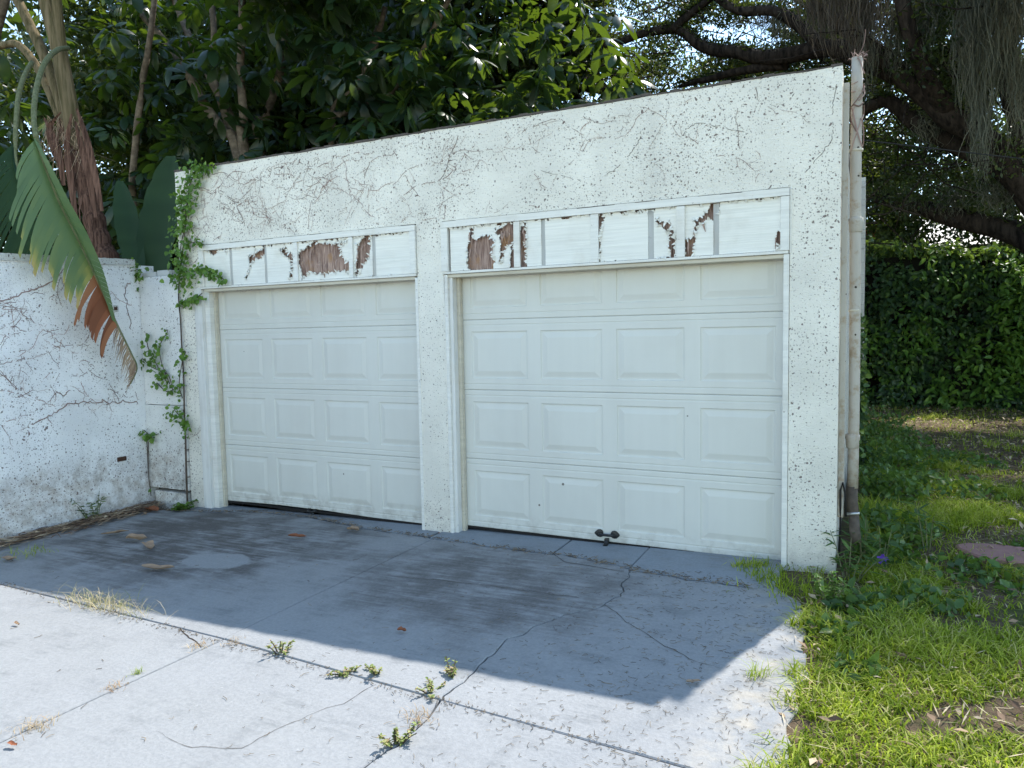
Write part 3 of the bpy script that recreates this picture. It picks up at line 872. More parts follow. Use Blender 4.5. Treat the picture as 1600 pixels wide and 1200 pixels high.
flakes = []
def torn_board(x0, x1, z0, z1, holes, parent, y=0.0, chip=0.012):
    """white board as a thin grid whose rotten cells are gone"""
    dx, dz = 0.005, 0.007
    nx = max(2, int((x1 - x0) / dx)); nz = max(2, int((z1 - z0) / dz))
    X = np.linspace(x0, x1, nx + 1); Z = np.linspace(z0, z1, nz + 1)
    cx, cz = np.meshgrid((X[:-1] + X[1:]) / 2, (Z[:-1] + Z[1:]) / 2)
    wx = np.array([[0.010 * mnoise.noise(V((a*28, b*60, 1.0))) + 0.005*mnoise.noise(V((a*90, b*90, 4.0))) for a, b in zip(ra, rb)] for ra, rb in zip(cx, cz)])
    wz = np.array([[0.030 * mnoise.noise(V((a*70, b*9, 7.0))) for a, b in zip(ra, rb)] for ra, rb in zip(cx, cz)])
    gone = np.zeros(cx.shape, bool)
    for h in holes: gone |= pt_in(cx + wx, cz + wz, h)
    edge_t = (z1 - cz) + 0.010*np.array([[mnoise.noise(V((a*35, 3.3, b*30))) for a, b in zip(ra, rb)] for ra, rb in zip(cx, cz)])*2.2
    gone |= edge_t < 0.003
    gone |= ((cz - z0) + wx * 1.1) < -0.002
    vid = -np.ones((nz+1, nx+1), int); vs = []; f = []
    def vget(j, i):
        if vid[j, i] < 0:
            # boards curl outward near the tears
            vid[j, i] = len(vs)
            bow = 0.004 * mnoise.noise(V((X[i]*6, Z[j]*6, 2)))
            vs.append((X[i] + 0.0015*mnoise.noise(V((i*.9, j*.9, 0))), y + bow, Z[j] + 0.0015*mnoise.noise(V((i*.9, j*.9, 5)))))
        return vid[j, i]
    for j in range(nz):
        for i in range(nx):
            if not gone[j, i]: f.append((vget(j, i), vget(j, i+1), vget(j+1, i+1), vget(j+1, i)))
    fl = MB()
    for j in range(1, nz-1):
        for i in range(1, nx-1):
            if gone[j, i] or random.random() > 0.33: continue
            dx_ = int(gone[j, i+1]) - int(gone[j, i-1]); dz_ = int(gone[j+1, i]) - int(gone[j-1, i])
            if dx_ == 0 and dz_ == 0: continue
            px_, pz_ = cx[j, i], cz[j, i]; l = random.uniform(.008, .032); w = random.uniform(.008, .024)
            dd = V((dx_ + random.gauss(0, .4), 0, dz_ + random.gauss(0, .4) - .1)); dd.normalize(); sd = V((-dd.z, 0, dd.x))
            o0 = V((px_, y - .003, pz_)); lift = random.uniform(.004, .022)
            fl.add([o0 - sd*w*.5, o0 + sd*w*.5, o0 + dd*l*.6 + sd*w*.35 + V((0, -lift*.7, 0)), o0 + dd*l + sd*w*.05 + V((0, -lift, 0)), o0 + dd*l*.55 - sd*w*.4 + V((0, -lift*.5, 0))], [(0, 1, 2, 3, 4)])
    if fl.v: flakes.append(fl)
    me = bpy.data.meshes.new('siding_board'); me.from_pydata(vs, [], f); me.update()
    o = link('siding_board', me, parent, M['siding'])
    m = o.modifiers.new('thick', 'SOLIDIFY'); m.thickness = 0.012; m.offset = -1.0
    return o

def fibre_sheet(x0, x1, z0, z1, y, parent):
    nx = int((x1 - x0) / 0.012); nz = int((z1 - z0) / 0.03)
    vs = []; f = []
    for j in range(nz+1):
        for i in range(nx+1):
            x = x0 + (x1-x0)*i/nx; z = z0 + (z1-z0)*j/nz
            d = 0.012*mnoise.noise(V((x*55, z*4, 0))) + 0.012*mnoise.noise(V((x*14, z*7, 3)))
            vs.append((x, y + d, z))
    for j in range(nz):
        for i in range(nx): f.append((j*(nx+1)+i, j*(nx+1)+i+1, (j+1)*(nx+1)+i+1, (j+1)*(nx+1)+i))
    me = bpy.data.meshes.new('rotten_backing'); me.from_pydata(vs, [], f); me.update()
    return link('rotten_backing', me, parent, M['fibre'])

def header(xl, xr, zb, zt, boards, grooves, battens, holes, loose, label):
    root = empty('door_header', (xl, 0, zb)); root.parent = garage; root.matrix_parent_inverse = garage.matrix_basis.inverted(); root['label'] = label
    def lk(o):
        o.parent = root; o.matrix_parent_inverse = Matrix.Translation(-root.location); return o
    lk(fibre_sheet(xl + 0.02, xr - 0.02, zb + 0.004, zt - 0.01, 0.030, None))
    lk(MB().box((xl+0.005, 0.048, zb), (xr-0.005, 0.10, zt - 0.004)).build('header_beam', M['fibre']))
    tz = zt - 0.052
    for i, (a, b) in enumerate(boards):
        lk(torn_board(a, b, zb + 0.022, tz, [h for h in holes if max(p[0] for p in h) > a and min(p[0] for p in h) < b], None))
    for a, b in grooves:
        lk(MB().box((a, 0.006, zb + 0.021), (b, 0.017, tz - 0.003)).build('groove_strip', M['groove']))
    for a, b in battens:
        lk(MB().box((a, -0.016, zb + 0.020), (b, 0.004, tz - 0.001)).build('batten', M['paint_wood'], bevel=0.002))
    # frame: top, two ends, bottom
    n = 18
    mb = MB()
    for i in range(n):
        xa = xl + (xr-xl)*i/n; xb = xl + (xr-xl)*(i+1)/n
        mb.box((xa, -0.020, tz + 0.001 + 0.002*random.random()), (xb, 0.028, zt - 0.003 - 0.004*random.random()**2))
    lk(mb.build('top_rail', M['paint_wood']))
    lk(MB().box((xl, -0.018, zb + 0.020), (xl + 0.058, 0.026, tz)).build('end_stile', M['paint_wood'], bevel=0.002))
    lk(MB().box((xr - 0.050, -0.018, zb + 0.020), (xr, 0.026, tz)).build('end_stile', M['paint_wood'], bevel=0.002))
    lk(MB().box((xl + 0.004, -0.012, zb + 0.002), (xr - 0.004, 0.027, zb + 0.019)).build('bottom_rail', M['paint_wood'], bevel=0.002))
    lk(MB().box((xl + 0.03, 0.004, zb - 0.024), (xr - 0.02, 0.115, zb)).build('soffit_rail', M['rail'], bevel=0.003))
    # dark open joint round the frame where the roughcast has shrunk away
    mb = MB(); mb.box((xl, 0.004, zt - 0.003), (xr, 0.03, zt + 0.004)); lk(mb.build('open_joint', M['soil']))
    for fl in flakes:
        o = lk(fl.build('paint_flake', M['siding'])); o['kind'] = 'stuff'
    flakes.clear()
    # shreds hanging in the holes
    mb = MB()
    for (x, z, l, w) in loose:
        mb.tint = random.random()
        pts = [V((x, 0.004, z)), V((x + 0.006*random.uniform(-1,1), -0.012, z - l*0.5)), V((x + 0.012*random.uniform(-1,1), -0.006, z - l))]
        mb.ribbon(pts, [w, w*0.8, w*0.3], V((1, 0.4*random.uniform(-1,1), 0)).normalized())
    if mb.v:
        o = lk(mb.build('torn_shred', M['fibre'])); o['kind'] = 'stuff'
    return root
zl = lambda L: [FX(300 + a/4, 300 + b/4) for a, b in L]
zr = lambda L: [FX(680 + a/2.7586, 270 + b/2.7586) for a, b in L]
holesL = [zl([(660,385),(700,350),(760,308),(860,318),(965,312),(930,345),(940,400),(985,440),(985,500),(905,500),(835,515),(750,508),(690,545),(668,450)]),
          zl([(1018,535),(1025,430),(1035,330),(1065,285),(1110,270),(1118,330),(1100,420),(1065,480),(1035,530)]),
          zl([(100,350),(160,345),(162,380),(130,395),(108,385)]), zl([(380,390),(420,372),(455,345),(458,400),(400,415),(372,460),(340,545),(330,535),(362,460),(348,400)]),
          zl([(545,365),(590,345),(605,385),(640,380),(632,420),(628,545),(606,545),(618,470),(600,410),(570,395)]),
          zl([(205,345),(225,345),(222,385),(210,380)])]
looseL = [(*q, random.uniform(.04,.13), random.uniform(.006,.02)) for q in zl([(690,360),(720,350),(745,340),(760,335),(880,330),(890,360),(905,420),(735,380),(690,430),(1040,330),(1065,330),(1080,320),(1035,400),(790,440),(830,450)])]
header(-5.300, -2.958, 1.955, 2.350,
       [(-5.245,-4.925),(-4.895,-4.515),(-4.488,-4.178),(-4.135,-3.595),(-3.558,-3.372),(-3.340,-3.005)],
       [(-4.926,-4.894),(-4.516,-4.487),(-3.373,-3.339)], [(-4.180,-4.134),(-3.597,-3.556)], holesL, looseL,
       'left header of white boards with a wide brown torn hole')
holesR = [zr([(135,330),(150,240),(168,225),(165,300),(185,275),(230,262),(258,290),(250,330),(258,380),(245,430),(165,432),(140,410)]),
          zr([(255,240),(300,222),(340,215),(340,300),(330,330),(315,315),(300,330),(292,390),(275,390),(282,300),(262,265)]),
          zr([(322,330),(345,325),(343,425),(322,425)]), zr([(352,330),(372,215),(398,215),(392,300),(395,420),(372,425),(358,380),(352,345)]),
          zr([(705,180),(732,180),(728,230),(715,260),(712,400),(704,400)]), zr([(945,180),(975,215),(1010,210),(1030,250),(1038,260),(1030,370),(1012,360),(1000,300),(1012,265),(975,235),(950,215)]),
          zr([(1075,380),(1078,290),(1110,280),(1115,200),(1160,180),(1195,135),(1226,130),(1225,185),(1175,205),(1130,240),(1118,320),(1105,370)]),
          zr([(1462,320),(1478,250),(1492,235),(1492,320)]), zr([(930,372),(1035,358),(1035,382),(930,388)]), zr([(800,165),(915,155),(915,168),(800,180)]),
          zr([(640,400),(690,380),(690,402),(640,406)])]
looseR = [(*q, random.uniform(.04,.12), random.uniform(.006,.018)) for q in zr([(150,250),(160,260),(175,290),(240,280),(250,300),(285,250),(290,260),(300,250),(320,260),(150,330),(380,240),(385,260),(1090,300),(1120,230),(1160,200),(1470,260),(1010,290),(360,340)])]
header(-2.728, -0.280, 1.955, 2.350,
       [(-2.655,-2.120),(-2.076,-1.912),(-1.882,-1.540),(-1.488,-1.148),(-1.110,-0.956),(-0.908,-0.729),(-0.694,-0.332)],
       [(-1.913,-1.881),(-1.149,-1.109),(-0.730,-0.693)], [(-2.122,-2.074),(-1.542,-1.486),(-0.958,-0.906)], holesR, looseR,
       'right header of white boards with brown torn strips')

# ------------------------------------------------------------------ soil pipe at the right corner
def pipe():
    x, y = 0.079, 0.15
    mb = MB(); pts = [(x+0.006*math.sin(z*1.7), y, z) for z in np.linspace(0.52, 3.09, 14)]
    mb.tube(pts, 0.031, 16)
    p = mb.build('drain_pipe', M['pipe'], garage, smooth=False)
    for pl in p.data.polygons: pl.use_smooth = len(pl.vertices) == 4
    def sub(name, mb, mat):
        o = mb.build(name, mat, None, smooth=True); o.parent = p ; return o
    for zc in (2.115, 0.81):
        mb = MB(); mb.tube([(x,y,zc-0.045),(x,y,zc-0.04),(x,y,zc),(x,y,zc+0.012),(x,y,zc+0.04),(x,y,zc+0.045)], [0.032,0.037,0.037,0.041,0.041,0.032], 16)
        o = sub('coupling', mb, M['pipe'])
    mb = MB(); mb.tube([(x,y,2.545),(x,y,2.56)], [0.034,0.034], 16); mb.box((-0.002, y-0.012, 2.543), (x-0.03, y+0.012, 2.562)); sub('strap', mb, M['rail'])
    mb = MB(); mb.tube([(x,y,1.60),(x,y,1.612)], [0.033,0.033], 16); sub('strap', mb, M['rail'])
    mb = MB(); mb.tube([(x,y,0.53),(x+.002,y-.005,0.44),(x+0.012,y-0.03,0.36)], [0.033,0.033,0.032], 14); mb.tube([(x+0.012,y-0.03,0.37),(x+0.02,y-0.05,0.27),(x+0.03,y-0.06,0.20)], [0.030,0.031,0.030], 14); sub('elbow', mb, M['pipe_old'])
    mb = MB(); mb.tube([(x+0.010,y-0.03,0.375),(x+0.012,y-0.033,0.36)], [0.037,0.037], 14); sub('ring_clamp', mb, M['steel'])
    # dead tendrils knotted round the top
    mb = MB()
    for k in range(16):
        z = random.uniform(2.72, 3.08); a0 = random.uniform(0, 6.28); pts = []
        turn = random.uniform(1.2, 4.5) * random.choice((-1, 1)); rise = random.uniform(-0.30, 0.32)
        for i in range(14):
            t = i/13; a = a0 + turn*t
            pts.append((x + 0.035*math.cos(a), y + 0.035*math.sin(a), z + rise*t + 0.01*math.sin(7*t)))
        mb.tint = random.random(); mb.tube(pts, random.uniform(0.002, 0.0045), 5)
    for k in range(30):
        a = random.uniform(0, 6.28); p0 = V((x + 0.03*math.cos(a), y + 0.03*math.sin(a), 3.085)); d = V((random.uniform(-1,1), random.uniform(-1,1), random.uniform(-.2,1.0))).normalized()
        mb.tint = random.random(); mb.tube([p0, p0 + d*0.03, p0 + d*random.uniform(.03,.065) + V((0,0,-.015))], [0.003,0.0025,0.001], 4)
    o = mb.build('dead_tendril', M['vine_dead'], None, tint=True); o.parent = p
pipe()
mb = MB(); mb.tube([(0.012,0.10,0.05),(0.02,0.07,0.30),(0.018,0.05,0.52),(0.03,0.05,0.57),(0.045,0.055,0.50),(0.05,0.06,0.36)], 0.006, 8)
mb.build('cable_loop', M['seal'], garage, smooth=True)

# ================================================================== BOUNDARY WALL at the left
bwall = empty('boundary_wall', (-6.12, -3, -0.1))
tag(bwall, 'white flaking boundary wall on the left, meeting the garage corner', 'wall')
WX = -6.12
def bw():
    ys = np.linspace(-9.0, 0.15, 90)
    top = lambda y: 2.225 + 0.045*(y + 1.25)/1.2 if y > -3 else 2.16
    mb = MB()
    n = len(ys)
    for y in ys:
        z = top(y)-0.055
        mb.v += [(WX, y, -0.16), (WX, y, z), (WX-0.2, y, z), (WX-0.2, y, -0.16)]; mb.t += [.5]*4
    for i in range(n-1):
        for k in range(4):
            k2 = (k+1) % 4
            mb.f.append((4*i+k, 4*i+4+k, 4*i+4+k2, 4*i+k2))
    mb.f += [(0,1,2,3), tuple(4*(n-1)+k for k in (3,2,1,0))]
    mb.build('wall_body', M['wall_stucco'], bwall)
    mb = MB()
    for i in range(n-1):
        if ys[i+1] > -0.04: continue
        y = ys[i]; w = 0.006*random.random()
        mb.box((WX-0.215, y, top(y)-0.054), (WX+0.012+w, ys[i+1]-0.0005, top(y) + 0.004*random.random()))
    mb.build('coping', M['cap'], bwall)
bw()
MB().box((-6.118, -0.020, 0.885), (-5.575, 0.16, 2.10)).build('infill_upper', M['infill'], bwall, bevel=0.006)
MB().box((-6.118, -0.024, 0.075), (-5.575, 0.16, 0.880)).build('infill_lower', M['block'], bwall, bevel=0.006)
MB().box((-6.06, -0.016, -0.14), (-5.60, 0.16, 0.045)).build('base_block', M['block'], bwall, bevel=0.008)
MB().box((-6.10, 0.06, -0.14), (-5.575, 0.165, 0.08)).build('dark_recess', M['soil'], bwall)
for (xa, xb, h) in ((-6.09,-5.90,0.045), (-5.88,-5.72,0.055)):
    MB().box((xa, 0.0, 2.102), (xb, 0.14, 2.102+h)).build('loose_brick', M['cap'], bwall, bevel=0.006)
q = on(190, 717, 0, WX)
mb = MB(); mb.box((WX-0.01, q.y-0.045, q.z-0.02), (WX+0.006, q.y+0.045, q.z+0.02)); mb.tube([(WX, q.y+0.012, q.z), (WX+0.03, q.y+0.012, q.z)], 0.008, 8); mb.box((WX+0.004, q.y-0.04, q.z-0.018), (WX+0.016, q.y-0.02, q.z+0.018))
mb.build('rusty_bracket', M['rust'], bwall)
q = on(174, 482, 0, WX)
mb = MB(); mb.box((WX, q.y-0.06, q.z-0.03), (WX+0.018, q.y+0.06, q.z+0.03)); mb.build('cover_plate', M['cap'], bwall, bevel=0.004)
MB().box((WX+0.0185, q.y+0.012, q.z-0.016), (WX+0.021, q.y+0.045, q.z+0.014)).build('socket_hole', M['rust'], bwall)

# ------------------------------------------------------------------ dead creeper traces on the walls
def trace(mb, start, heading, length, to3, depth=0, w=0.005):
    """a meandering stem clinging to a wall; to3(a, b, off) maps wall coordinates into space"""
    p = list(start); h = heading; pts = []
    n = max(4, int(length / 0.025))
    for i in range(n):
        pts.append(tuple(p))
        h += random.gauss(0, 0.22)
        p = [p[0] + math.cos(h)*0.025, p[1] + math.sin(h)*0.025]
        if depth < 2 and random.random() < 0.085:
            trace(mb, p, h + random.choice((-1, 1))*random.uniform(0.4, 1.2), length*random.uniform(0.2, 0.55), to3, depth+1, w*0.72)
        if random.random() < 0.9:         # holdfasts and leaf stubs
            a = h + random.choice((-1, 1))*random.uniform(0.6, 1.6); l = random.uniform(0.006, 0.022)
            lay(mb, [p, (p[0]+math.cos(a)*l, p[1]+math.sin(a)*l)], w*random.uniform(0.6, 1.3), to3)
    lay(mb, pts, w, to3)

def lay(mb, pts, w, to3):
    b = len(mb.v)
    n = len(pts)
    mb.tint = random.random()
    for i, p in enumerate(pts):
        q0 = pts[max(0, i-1)]; q1 = pts[min(n-1, i+1)]
        d = (q1[0]-q0[0], q1[1]-q0[1]); l = math.hypot(*d) + 1e-9; s = (-d[1]/l, d[0]/l)
        ww = w*(0.5 if i in (0, n-1) else random.uniform(0.7, 1.2))*0.5
        mb.v += [to3(p[0]-s[0]*ww, p[1]-s[1]*ww, 0.0008), to3(p[0], p[1], 0.0008 + ww), to3(p[0]+s[0]*ww, p[1]+s[1]*ww, 0.0008)]
        mb.t += [mb.tint]*3
    frag = n > 4 and w < 0.009
    off = random.random()*50
    for i in range(n-1):
        if frag and mnoise.noise(V((i*.45 + off, off, 1.7))) > 0.06: continue
        mb.f += [(b+3*i, b+3*i+3, b+3*i+4, b+3*i+1), (b+3*i+1, b+3*i+4, b+3*i+5, b+3*i+2)]

random.seed(21)
inF = lambda x, z: z < 2.97 and x > -5.53 and x < -0.03 and not (-5.32 < x < -2.93 and z < 2.37) and not (-2.75 < x < -0.25 and z < 2.37) and z > 0.05
def f3(x, z, off):
    return (min(max(x, -5.54), -0.02), -off if inF(x, z) else 0.012, min(z, 2.975))
mb = MB()
for k in range(105):                        # thick on the left half, thinner to the right
    x = -5.5 + 5.2*random.random()**1.7; z = random.uniform(2.38, 2.95)
    trace(mb, (x, z), random.choice((0.4, 2.6, 3.4, 5.9)) + random.gauss(0, .4), random.uniform(0.25, 0.9)*(1.0 if x < -2.6 else 0.6), f3, 0 if x < -2.4 else 1, random.uniform(0.0022, 0.0048)*(1 if x < -2.5 else 0.8))
for k in range(9):
    trace(mb, (random.uniform(-5.54, -5.42), random.uniform(0.3, 2.2)), 1.5 + random.gauss(0, .6), random.uniform(0.15, 0.5), f3, 1, 0.004)
o = mb.build('dead_vine', M['vine_dead'], None, tint=True)
tag(o, 'dead reddish creeper stems clinging to the garage front above the doors', 'dead vine')
# hairline cracks in the roughcast at the right corner
def pxF(L): return [FX(*p) for p in L]
mb = MB()
for L, w in (([(1308,108),(1306,135),(1300,170),(1302,195),(1299,220),(1280,245),(1262,265),(1240,290)], 0.006), ([(1286,122),(1294,137),(1305,138)], 0.004), ([(1180,130),(1185,155),(1188,168)], 0.005),
             ([(1065,214),(1075,200),(1090,192),(1120,198),(1150,203),(1178,212)], 0.006), ([(835,265),(870,272),(915,284)], 0.005), ([(940,277),(965,262),(983,243),(998,222),(1002,205)], 0.007), ([(990,243),(1010,246),(1030,248)], 0.005)):
    P = pxF(L); P2 = []
    for a, b in zip(P[:-1], P[1:]):
        for t in np.linspace(0, 1, 8)[:-1]:
            P2.append((a[0]+(b[0]-a[0])*t + random.gauss(0, .003), a[1]+(b[1]-a[1])*t + random.gauss(0, .003)))
    lay(mb, P2 + [P[-1]], w*0.5, f3)
mb.build('plaster_crack', M['vine_stem'], garage)['kind'] = 'stuff'

inW = lambda y, z: z < 2.14 and z > 0.0 and y < -0.1
def w3(y, z, off): return (WX + off, y, z) if inW(y, z) else (WX - 0.02, min(y, -0.1), min(z, 2.1))
mb = MB()
def wl(L, w=0.006):
    w *= 0.9
    P = [(on(u, v, 0, WX).y, on(u, v, 0, WX).z) for u, v in L]; P2 = []
    for a, b in zip(P[:-1], P[1:]):
        n = max(3, int(math.hypot(b[0]-a[0], b[1]-a[1])/0.025))
        for k in range(n):
            t = k/n; p = (a[0]+(b[0]-a[0])*t + random.gauss(0,.008), a[1]+(b[1]-a[1])*t + random.gauss(0,.008)); P2.append(p)
            if random.random() < 0.75:
                an = random.uniform(0, 6.28); l = random.uniform(.008,.03); lay(mb, [p, (p[0]+math.cos(an)*l, p[1]+math.sin(an)*l)], w*random.uniform(.6,1.3), w3)
            if random.random() < 0.05: trace(mb, p, random.uniform(0,6.28), random.uniform(.1,.35), w3, 1, w*.6)
    lay(mb, P2 + [P[-1]], w, w3)
wl([(0,475),(25,472),(45,462),(75,455)]); wl([(0,476),(22,480),(50,500),(75,520),(100,540),(122,560),(150,575)]); wl([(0,470),(30,462),(60,450),(82,440)], .012)
wl([(50,665),(85,645),(105,632),(140,628),(180,628),(220,628),(255,620)], .011); wl([(55,622),(95,636),(120,625)]); wl([(170,607),(195,620),(235,615)]); wl([(0,505),(35,515),(62,522),(90,515)]); wl([(30,548),(70,542),(110,540),(140,538)])
wl([(195,448),(196,470),(203,500),(205,515)], .010); wl([(210,435),(197,447)], .012); wl([(0,570),(40,560),(60,555)]); wl([(85,610),(105,615),(110,610)], .010)
wl([(0,660),(25,655)], .008); wl([(0,810),(35,795)], .006)
for k in range(30):
    trace(mb, (random.uniform(-1.6, -0.15), random.uniform(0.9, 2.1)), random.uniform(0, 6.28), random.uniform(0.2, 0.6), w3, 0, 0.005)
o = mb.build('dead_vine', M['vine_dead'], None, tint=True)
tag(o, 'dead grey creeper stems clinging to the white boundary wall on the left', 'dead vine')

# ------------------------------------------------------------------ living creeper at the corner
random.seed(5)
creep = empty('creeping_vine', (-5.58, -0.03, gz(-5.58)))
tag(creep, 'green creeper climbing the corner between boundary wall and garage', 'vine')
mb = MB()
YC = -0.035
stem_main = [on(u, v, 1, YC) for u, v in [(293,790),(291,740),(290,690),(288,640),(287,590),(284,540),(282,500),(279,460),(282,420),(288,370),(292,330),(296,290),(306,268)]]
mb.tube(bez(stem_main, 6), [0.009 - 0.00007*i for i in range(73)], 6)
mb.build('stem', M['vine_stem'], creep)
def along(L, y, n, spread, name='leaves', stem=True, mat='creeper', Ls=(0.03, 0.055)):
    P = bez([on(u, v, 1, y) for u, v in L], 10)
    pos = []
    for k in range(n):
        p = random.choice(P); a = random.gauss(0, spread); b = random.gauss(0, spread)
        pos.append((p.x + a, min(p.y - abs(random.gauss(0, 0.025)), -0.012), p.z + b*0.7))
    pos = np.array(pos)
    d = np.stack([rng.normal(0, .8, n), rng.normal(-.35, .4, n), rng.normal(-.5, .6, n)], 1)
    nn = np.stack([rng.normal(0, .5, n), np.full(n, -1.0), rng.normal(.4, .4, n)], 1)
    o = leaves(name, pos, M[mat], creep, Ls, 0.85, d, nn, six=True)
    if stem:
        mb = MB(); mb.tube(P, 0.004, 5); mb.build('stem', M['vine_stem'], creep)
    return o
along([(310,262),(298,285),(292,320),(286,350)], YC, 230, 0.075)
along([(290,350),(282,390),(285,425),(290,445)], YC, 190, 0.07)
along([(300,425),(318,422),(335,428),(352,438)], -0.03, 90, 0.03)
along([(296,380),(310,378),(318,382)], -0.03, 26, 0.025)
along([(285,475),(300,470),(316,458)], -0.03, 45, 0.028)
along([(205,418),(220,425),(212,440)], -0.03, 60, 0.05)
along([(330,258),(318,266),(345,256)], -0.02, 26, 0.03)
for L, n in (([(262,600),(245,570),(232,545),(228,520)], 38), ([(265,600),(252,565),(250,540),(262,518)], 34), ([(270,610),(262,585),(240,575),(222,560)], 32), ([(285,622),(280,600),(285,565),(290,550)], 34), ([(285,600),(262,612),(245,598)], 24)):
    along(L, -0.05, n, 0.028)
along([(272,640),(285,655),(292,672),(286,640)], -0.05, 48, 0.05)
along([(225,672),(235,680),(248,678)], -0.05, 30, 0.028)
along([(232,690),(232,740),(236,770)], -0.045, 2, 0.01)
mb = MB(); mb.tube(bez([on(u, v, 1, -0.04) for u, v in [(236,775),(232,740),(230,700),(228,680)]], 5), 0.004, 5); mb.build('stem', M['vine_stem'], creep)

# ================================================================== VEGETATION: generic bits
def blades_mesh(name, pos, lens, wid, tint, mat, parent=None, lean=0.55, segs=3):
    k = len(pos)
    az = rng.uniform(0, 2*np.pi, k); ln = np.abs(rng.normal(lean, 0.3, k))
    d = np.stack([np.cos(az), np.sin(az), np.zeros(k)], 1)
    s = np.stack([-np.sin(az + rng.normal(0, .6, k)), np.cos(az), np.zeros(k)], 1); s /= np.linalg.norm(s, axis=1, keepdims=True)
    rows = []
    for j in range(segs):
        t = j / segs
        c = pos + d * (lens * ln * t**1.8)[:, None] + np.array([0, 0, 1]) * (lens * (t - 0.28*ln*t*t))[:, None]
        w = wid * (1 - t)**0.6 * 0.5
        rows += [c - s*w[:, None], c + s*w[:, None]]
    tip = pos + d * (lens * ln)[:, None] + np.array([0, 0, 1]) * (lens * np.maximum(0.12, 1 - 0.42*ln))[:, None]
    vs = np.stack(rows + [tip], 1).reshape(-1, 3)
    per = 2*segs + 1
    base = (np.arange(k)*per)[:, None]
    f = []; lt = []
    quads = [base + [2*j, 2*j+1, 2*j+3, 2*j+2] for j in range(segs-1)]
    tri = base + [2*segs-2, 2*segs-1, 2*segs]
    f = np.concatenate([q.ravel() for q in quads] + [tri.ravel()])
    lt = np.concatenate([np.full(k, 4)]*(segs-1) + [np.full(k, 3)])
    return mesh_np(name, vs, f, lt, mat, parent, np.repeat(tint, per))

def edge_x(y):
    ys = [-12, -3.2, -2.1, -1.5, -0.95, -0.62, -0.36, -0.26, -0.05]
    xs = [-0.05, -0.12, -0.10, -0.07, -0.10, -0.15, -0.33, -0.47, -0.50]
    return np.interp(y, ys, xs)
def fnoise(x, y, s, seed=0.0):
    return np.array([mnoise.noise(V((a*s, b*s, seed))) for a, b in zip(x, y)])

def make_grass():
    P = []; L = []; W = []; T = []
    def region(n, x0, x1, y0, y1, lo, hi, w, cut=0.0):
        x = rng.uniform(x0, x1, n); y = rng.uniform(y0, y1, n)
        keep = (x > edge_x(y) + 0.05*np.sin(y*9) + 0.04*np.sin(y*23 + 1) + rng.normal(0.0, 0.03, n)) & ~((x < 0.13) & (y > 0.02)) 
        # inside a widened view wedge
        keep &= (x - 0.14) < 0.62*(y + 4.7) + 0.9
        x, y = x[keep], y[keep]
        nz = fnoise(x, y, 1.6, 3.0) + 0.5*fnoise(x, y, 5.0, 8.0)
        bare = np.clip((y - 2.5)/5.0, 0, 1)*0.75 + 0.22
        keep = (nz > -0.24 + bare*0.85 - 0.34*(y < -0.9) + 0.10*((y > -0.8) & (y < 1.2))) | (rng.random(len(x)) < 0.14)
        x, y, nz = x[keep], y[keep], nz[keep]
        # rough uncut strip beside the side wall
        tall = np.exp(-((x - 0.25)/0.55)**2) * (y > 0.7) * (y < 5)
        l = rng.uniform(lo, hi, len(x)) * np.clip(1 + 0.7*nz, .35, 2) * (1 + 0.9*tall)
        t = np.clip(0.40 + 0.22*nz + rng.normal(0, 0.22, len(x)), 0, 1)
        t = np.where(rng.random(len(x)) < 0.09, 0.97, np.minimum(t, 0.78))
        P.append(np.stack([x, y, np.full(len(x), GZL) + 0.02*0], 1)); L.append(l); W.append(np.full(len(x), w)*rng.uniform(.7, 1.3, len(x))); T.append(t)
    region(105000, -0.6, 3.6, -3.2, 0.4, 0.022, 0.088, 0.0072)
    region(80000, -0.2, 4.6, 0.4, 4.0, 0.035, 0.10, 0.007)
    region(62000, 0.0, 7.0, 4.0, 10.4, 0.04, 0.11, 0.009)
    o = blades_mesh('grass', np.concatenate(P), np.concatenate(L), np.concatenate(W), np.concatenate(T), M['grass'], None, 0.95)
    tag(o, kind='stuff', label='rough green lawn grass beside the garage and driveway', cat='grass')
make_grass()
# fallen leaves and dead bits between the blades
def thatch():
    n = 30000
    x = rng.uniform(-0.2, 4.5, n); y = rng.uniform(-3.0, 8.5, n)
    keep = (x > edge_x(y) - 0.10*rng.random(n)) & ~((x < 0.14) & (y > 0.02)) & ((x - 0.14) < 0.62*(y + 4.7) + 0.9)
    x, y = x[keep], y[keep]; nz = fnoise(x, y, 2.2, 13.0)
    keep = rng.random(len(x)) < np.clip(.45 - nz*1.2, .05, 1); x, y = x[keep], y[keep]; k = len(x)
    a = rng.uniform(0, 6.283, k); d = np.stack([np.cos(a), np.sin(a), rng.normal(.05, .15, k)], 1)
    o = leaves('thatch', np.stack([x, y, rng.uniform(.018, .05, k)], 1), M['straw'], None, (.03, .12), .06, d, np.tile([0, 0, 1.0], (k, 1)))
    tag(o, 'dry straw-coloured thatch lying between the grass blades', 'dead grass', kind='stuff')
thatch()
def lawn_litter():
    n = 16000
    x = rng.uniform(-0.15, 6, n); y = rng.uniform(-2.5, 10.2, n)
    keep = (x > edge_x(y) - 0.03) & ~((x < 0.14) & (y > 0.02)) & (rng.random(n) < np.clip(0.45 + y/9, 0, 1))
    x, y = x[keep], y[keep]; k = len(x)
    d = unit(k); d[:, 2] *= 0.25; nn = np.tile([0, 0, 1.0], (k, 1)) + rng.normal(0, .35, (k, 3))
    o = leaves('lawn_litter', np.stack([x, y, rng.uniform(0.02, 0.06, k)], 1), M['litter'], None, (0.03, 0.075), 0.4, d, nn)
    tag(o, 'brown fallen leaves scattered through the lawn', 'leaf litter', kind='stuff')
lawn_litter()

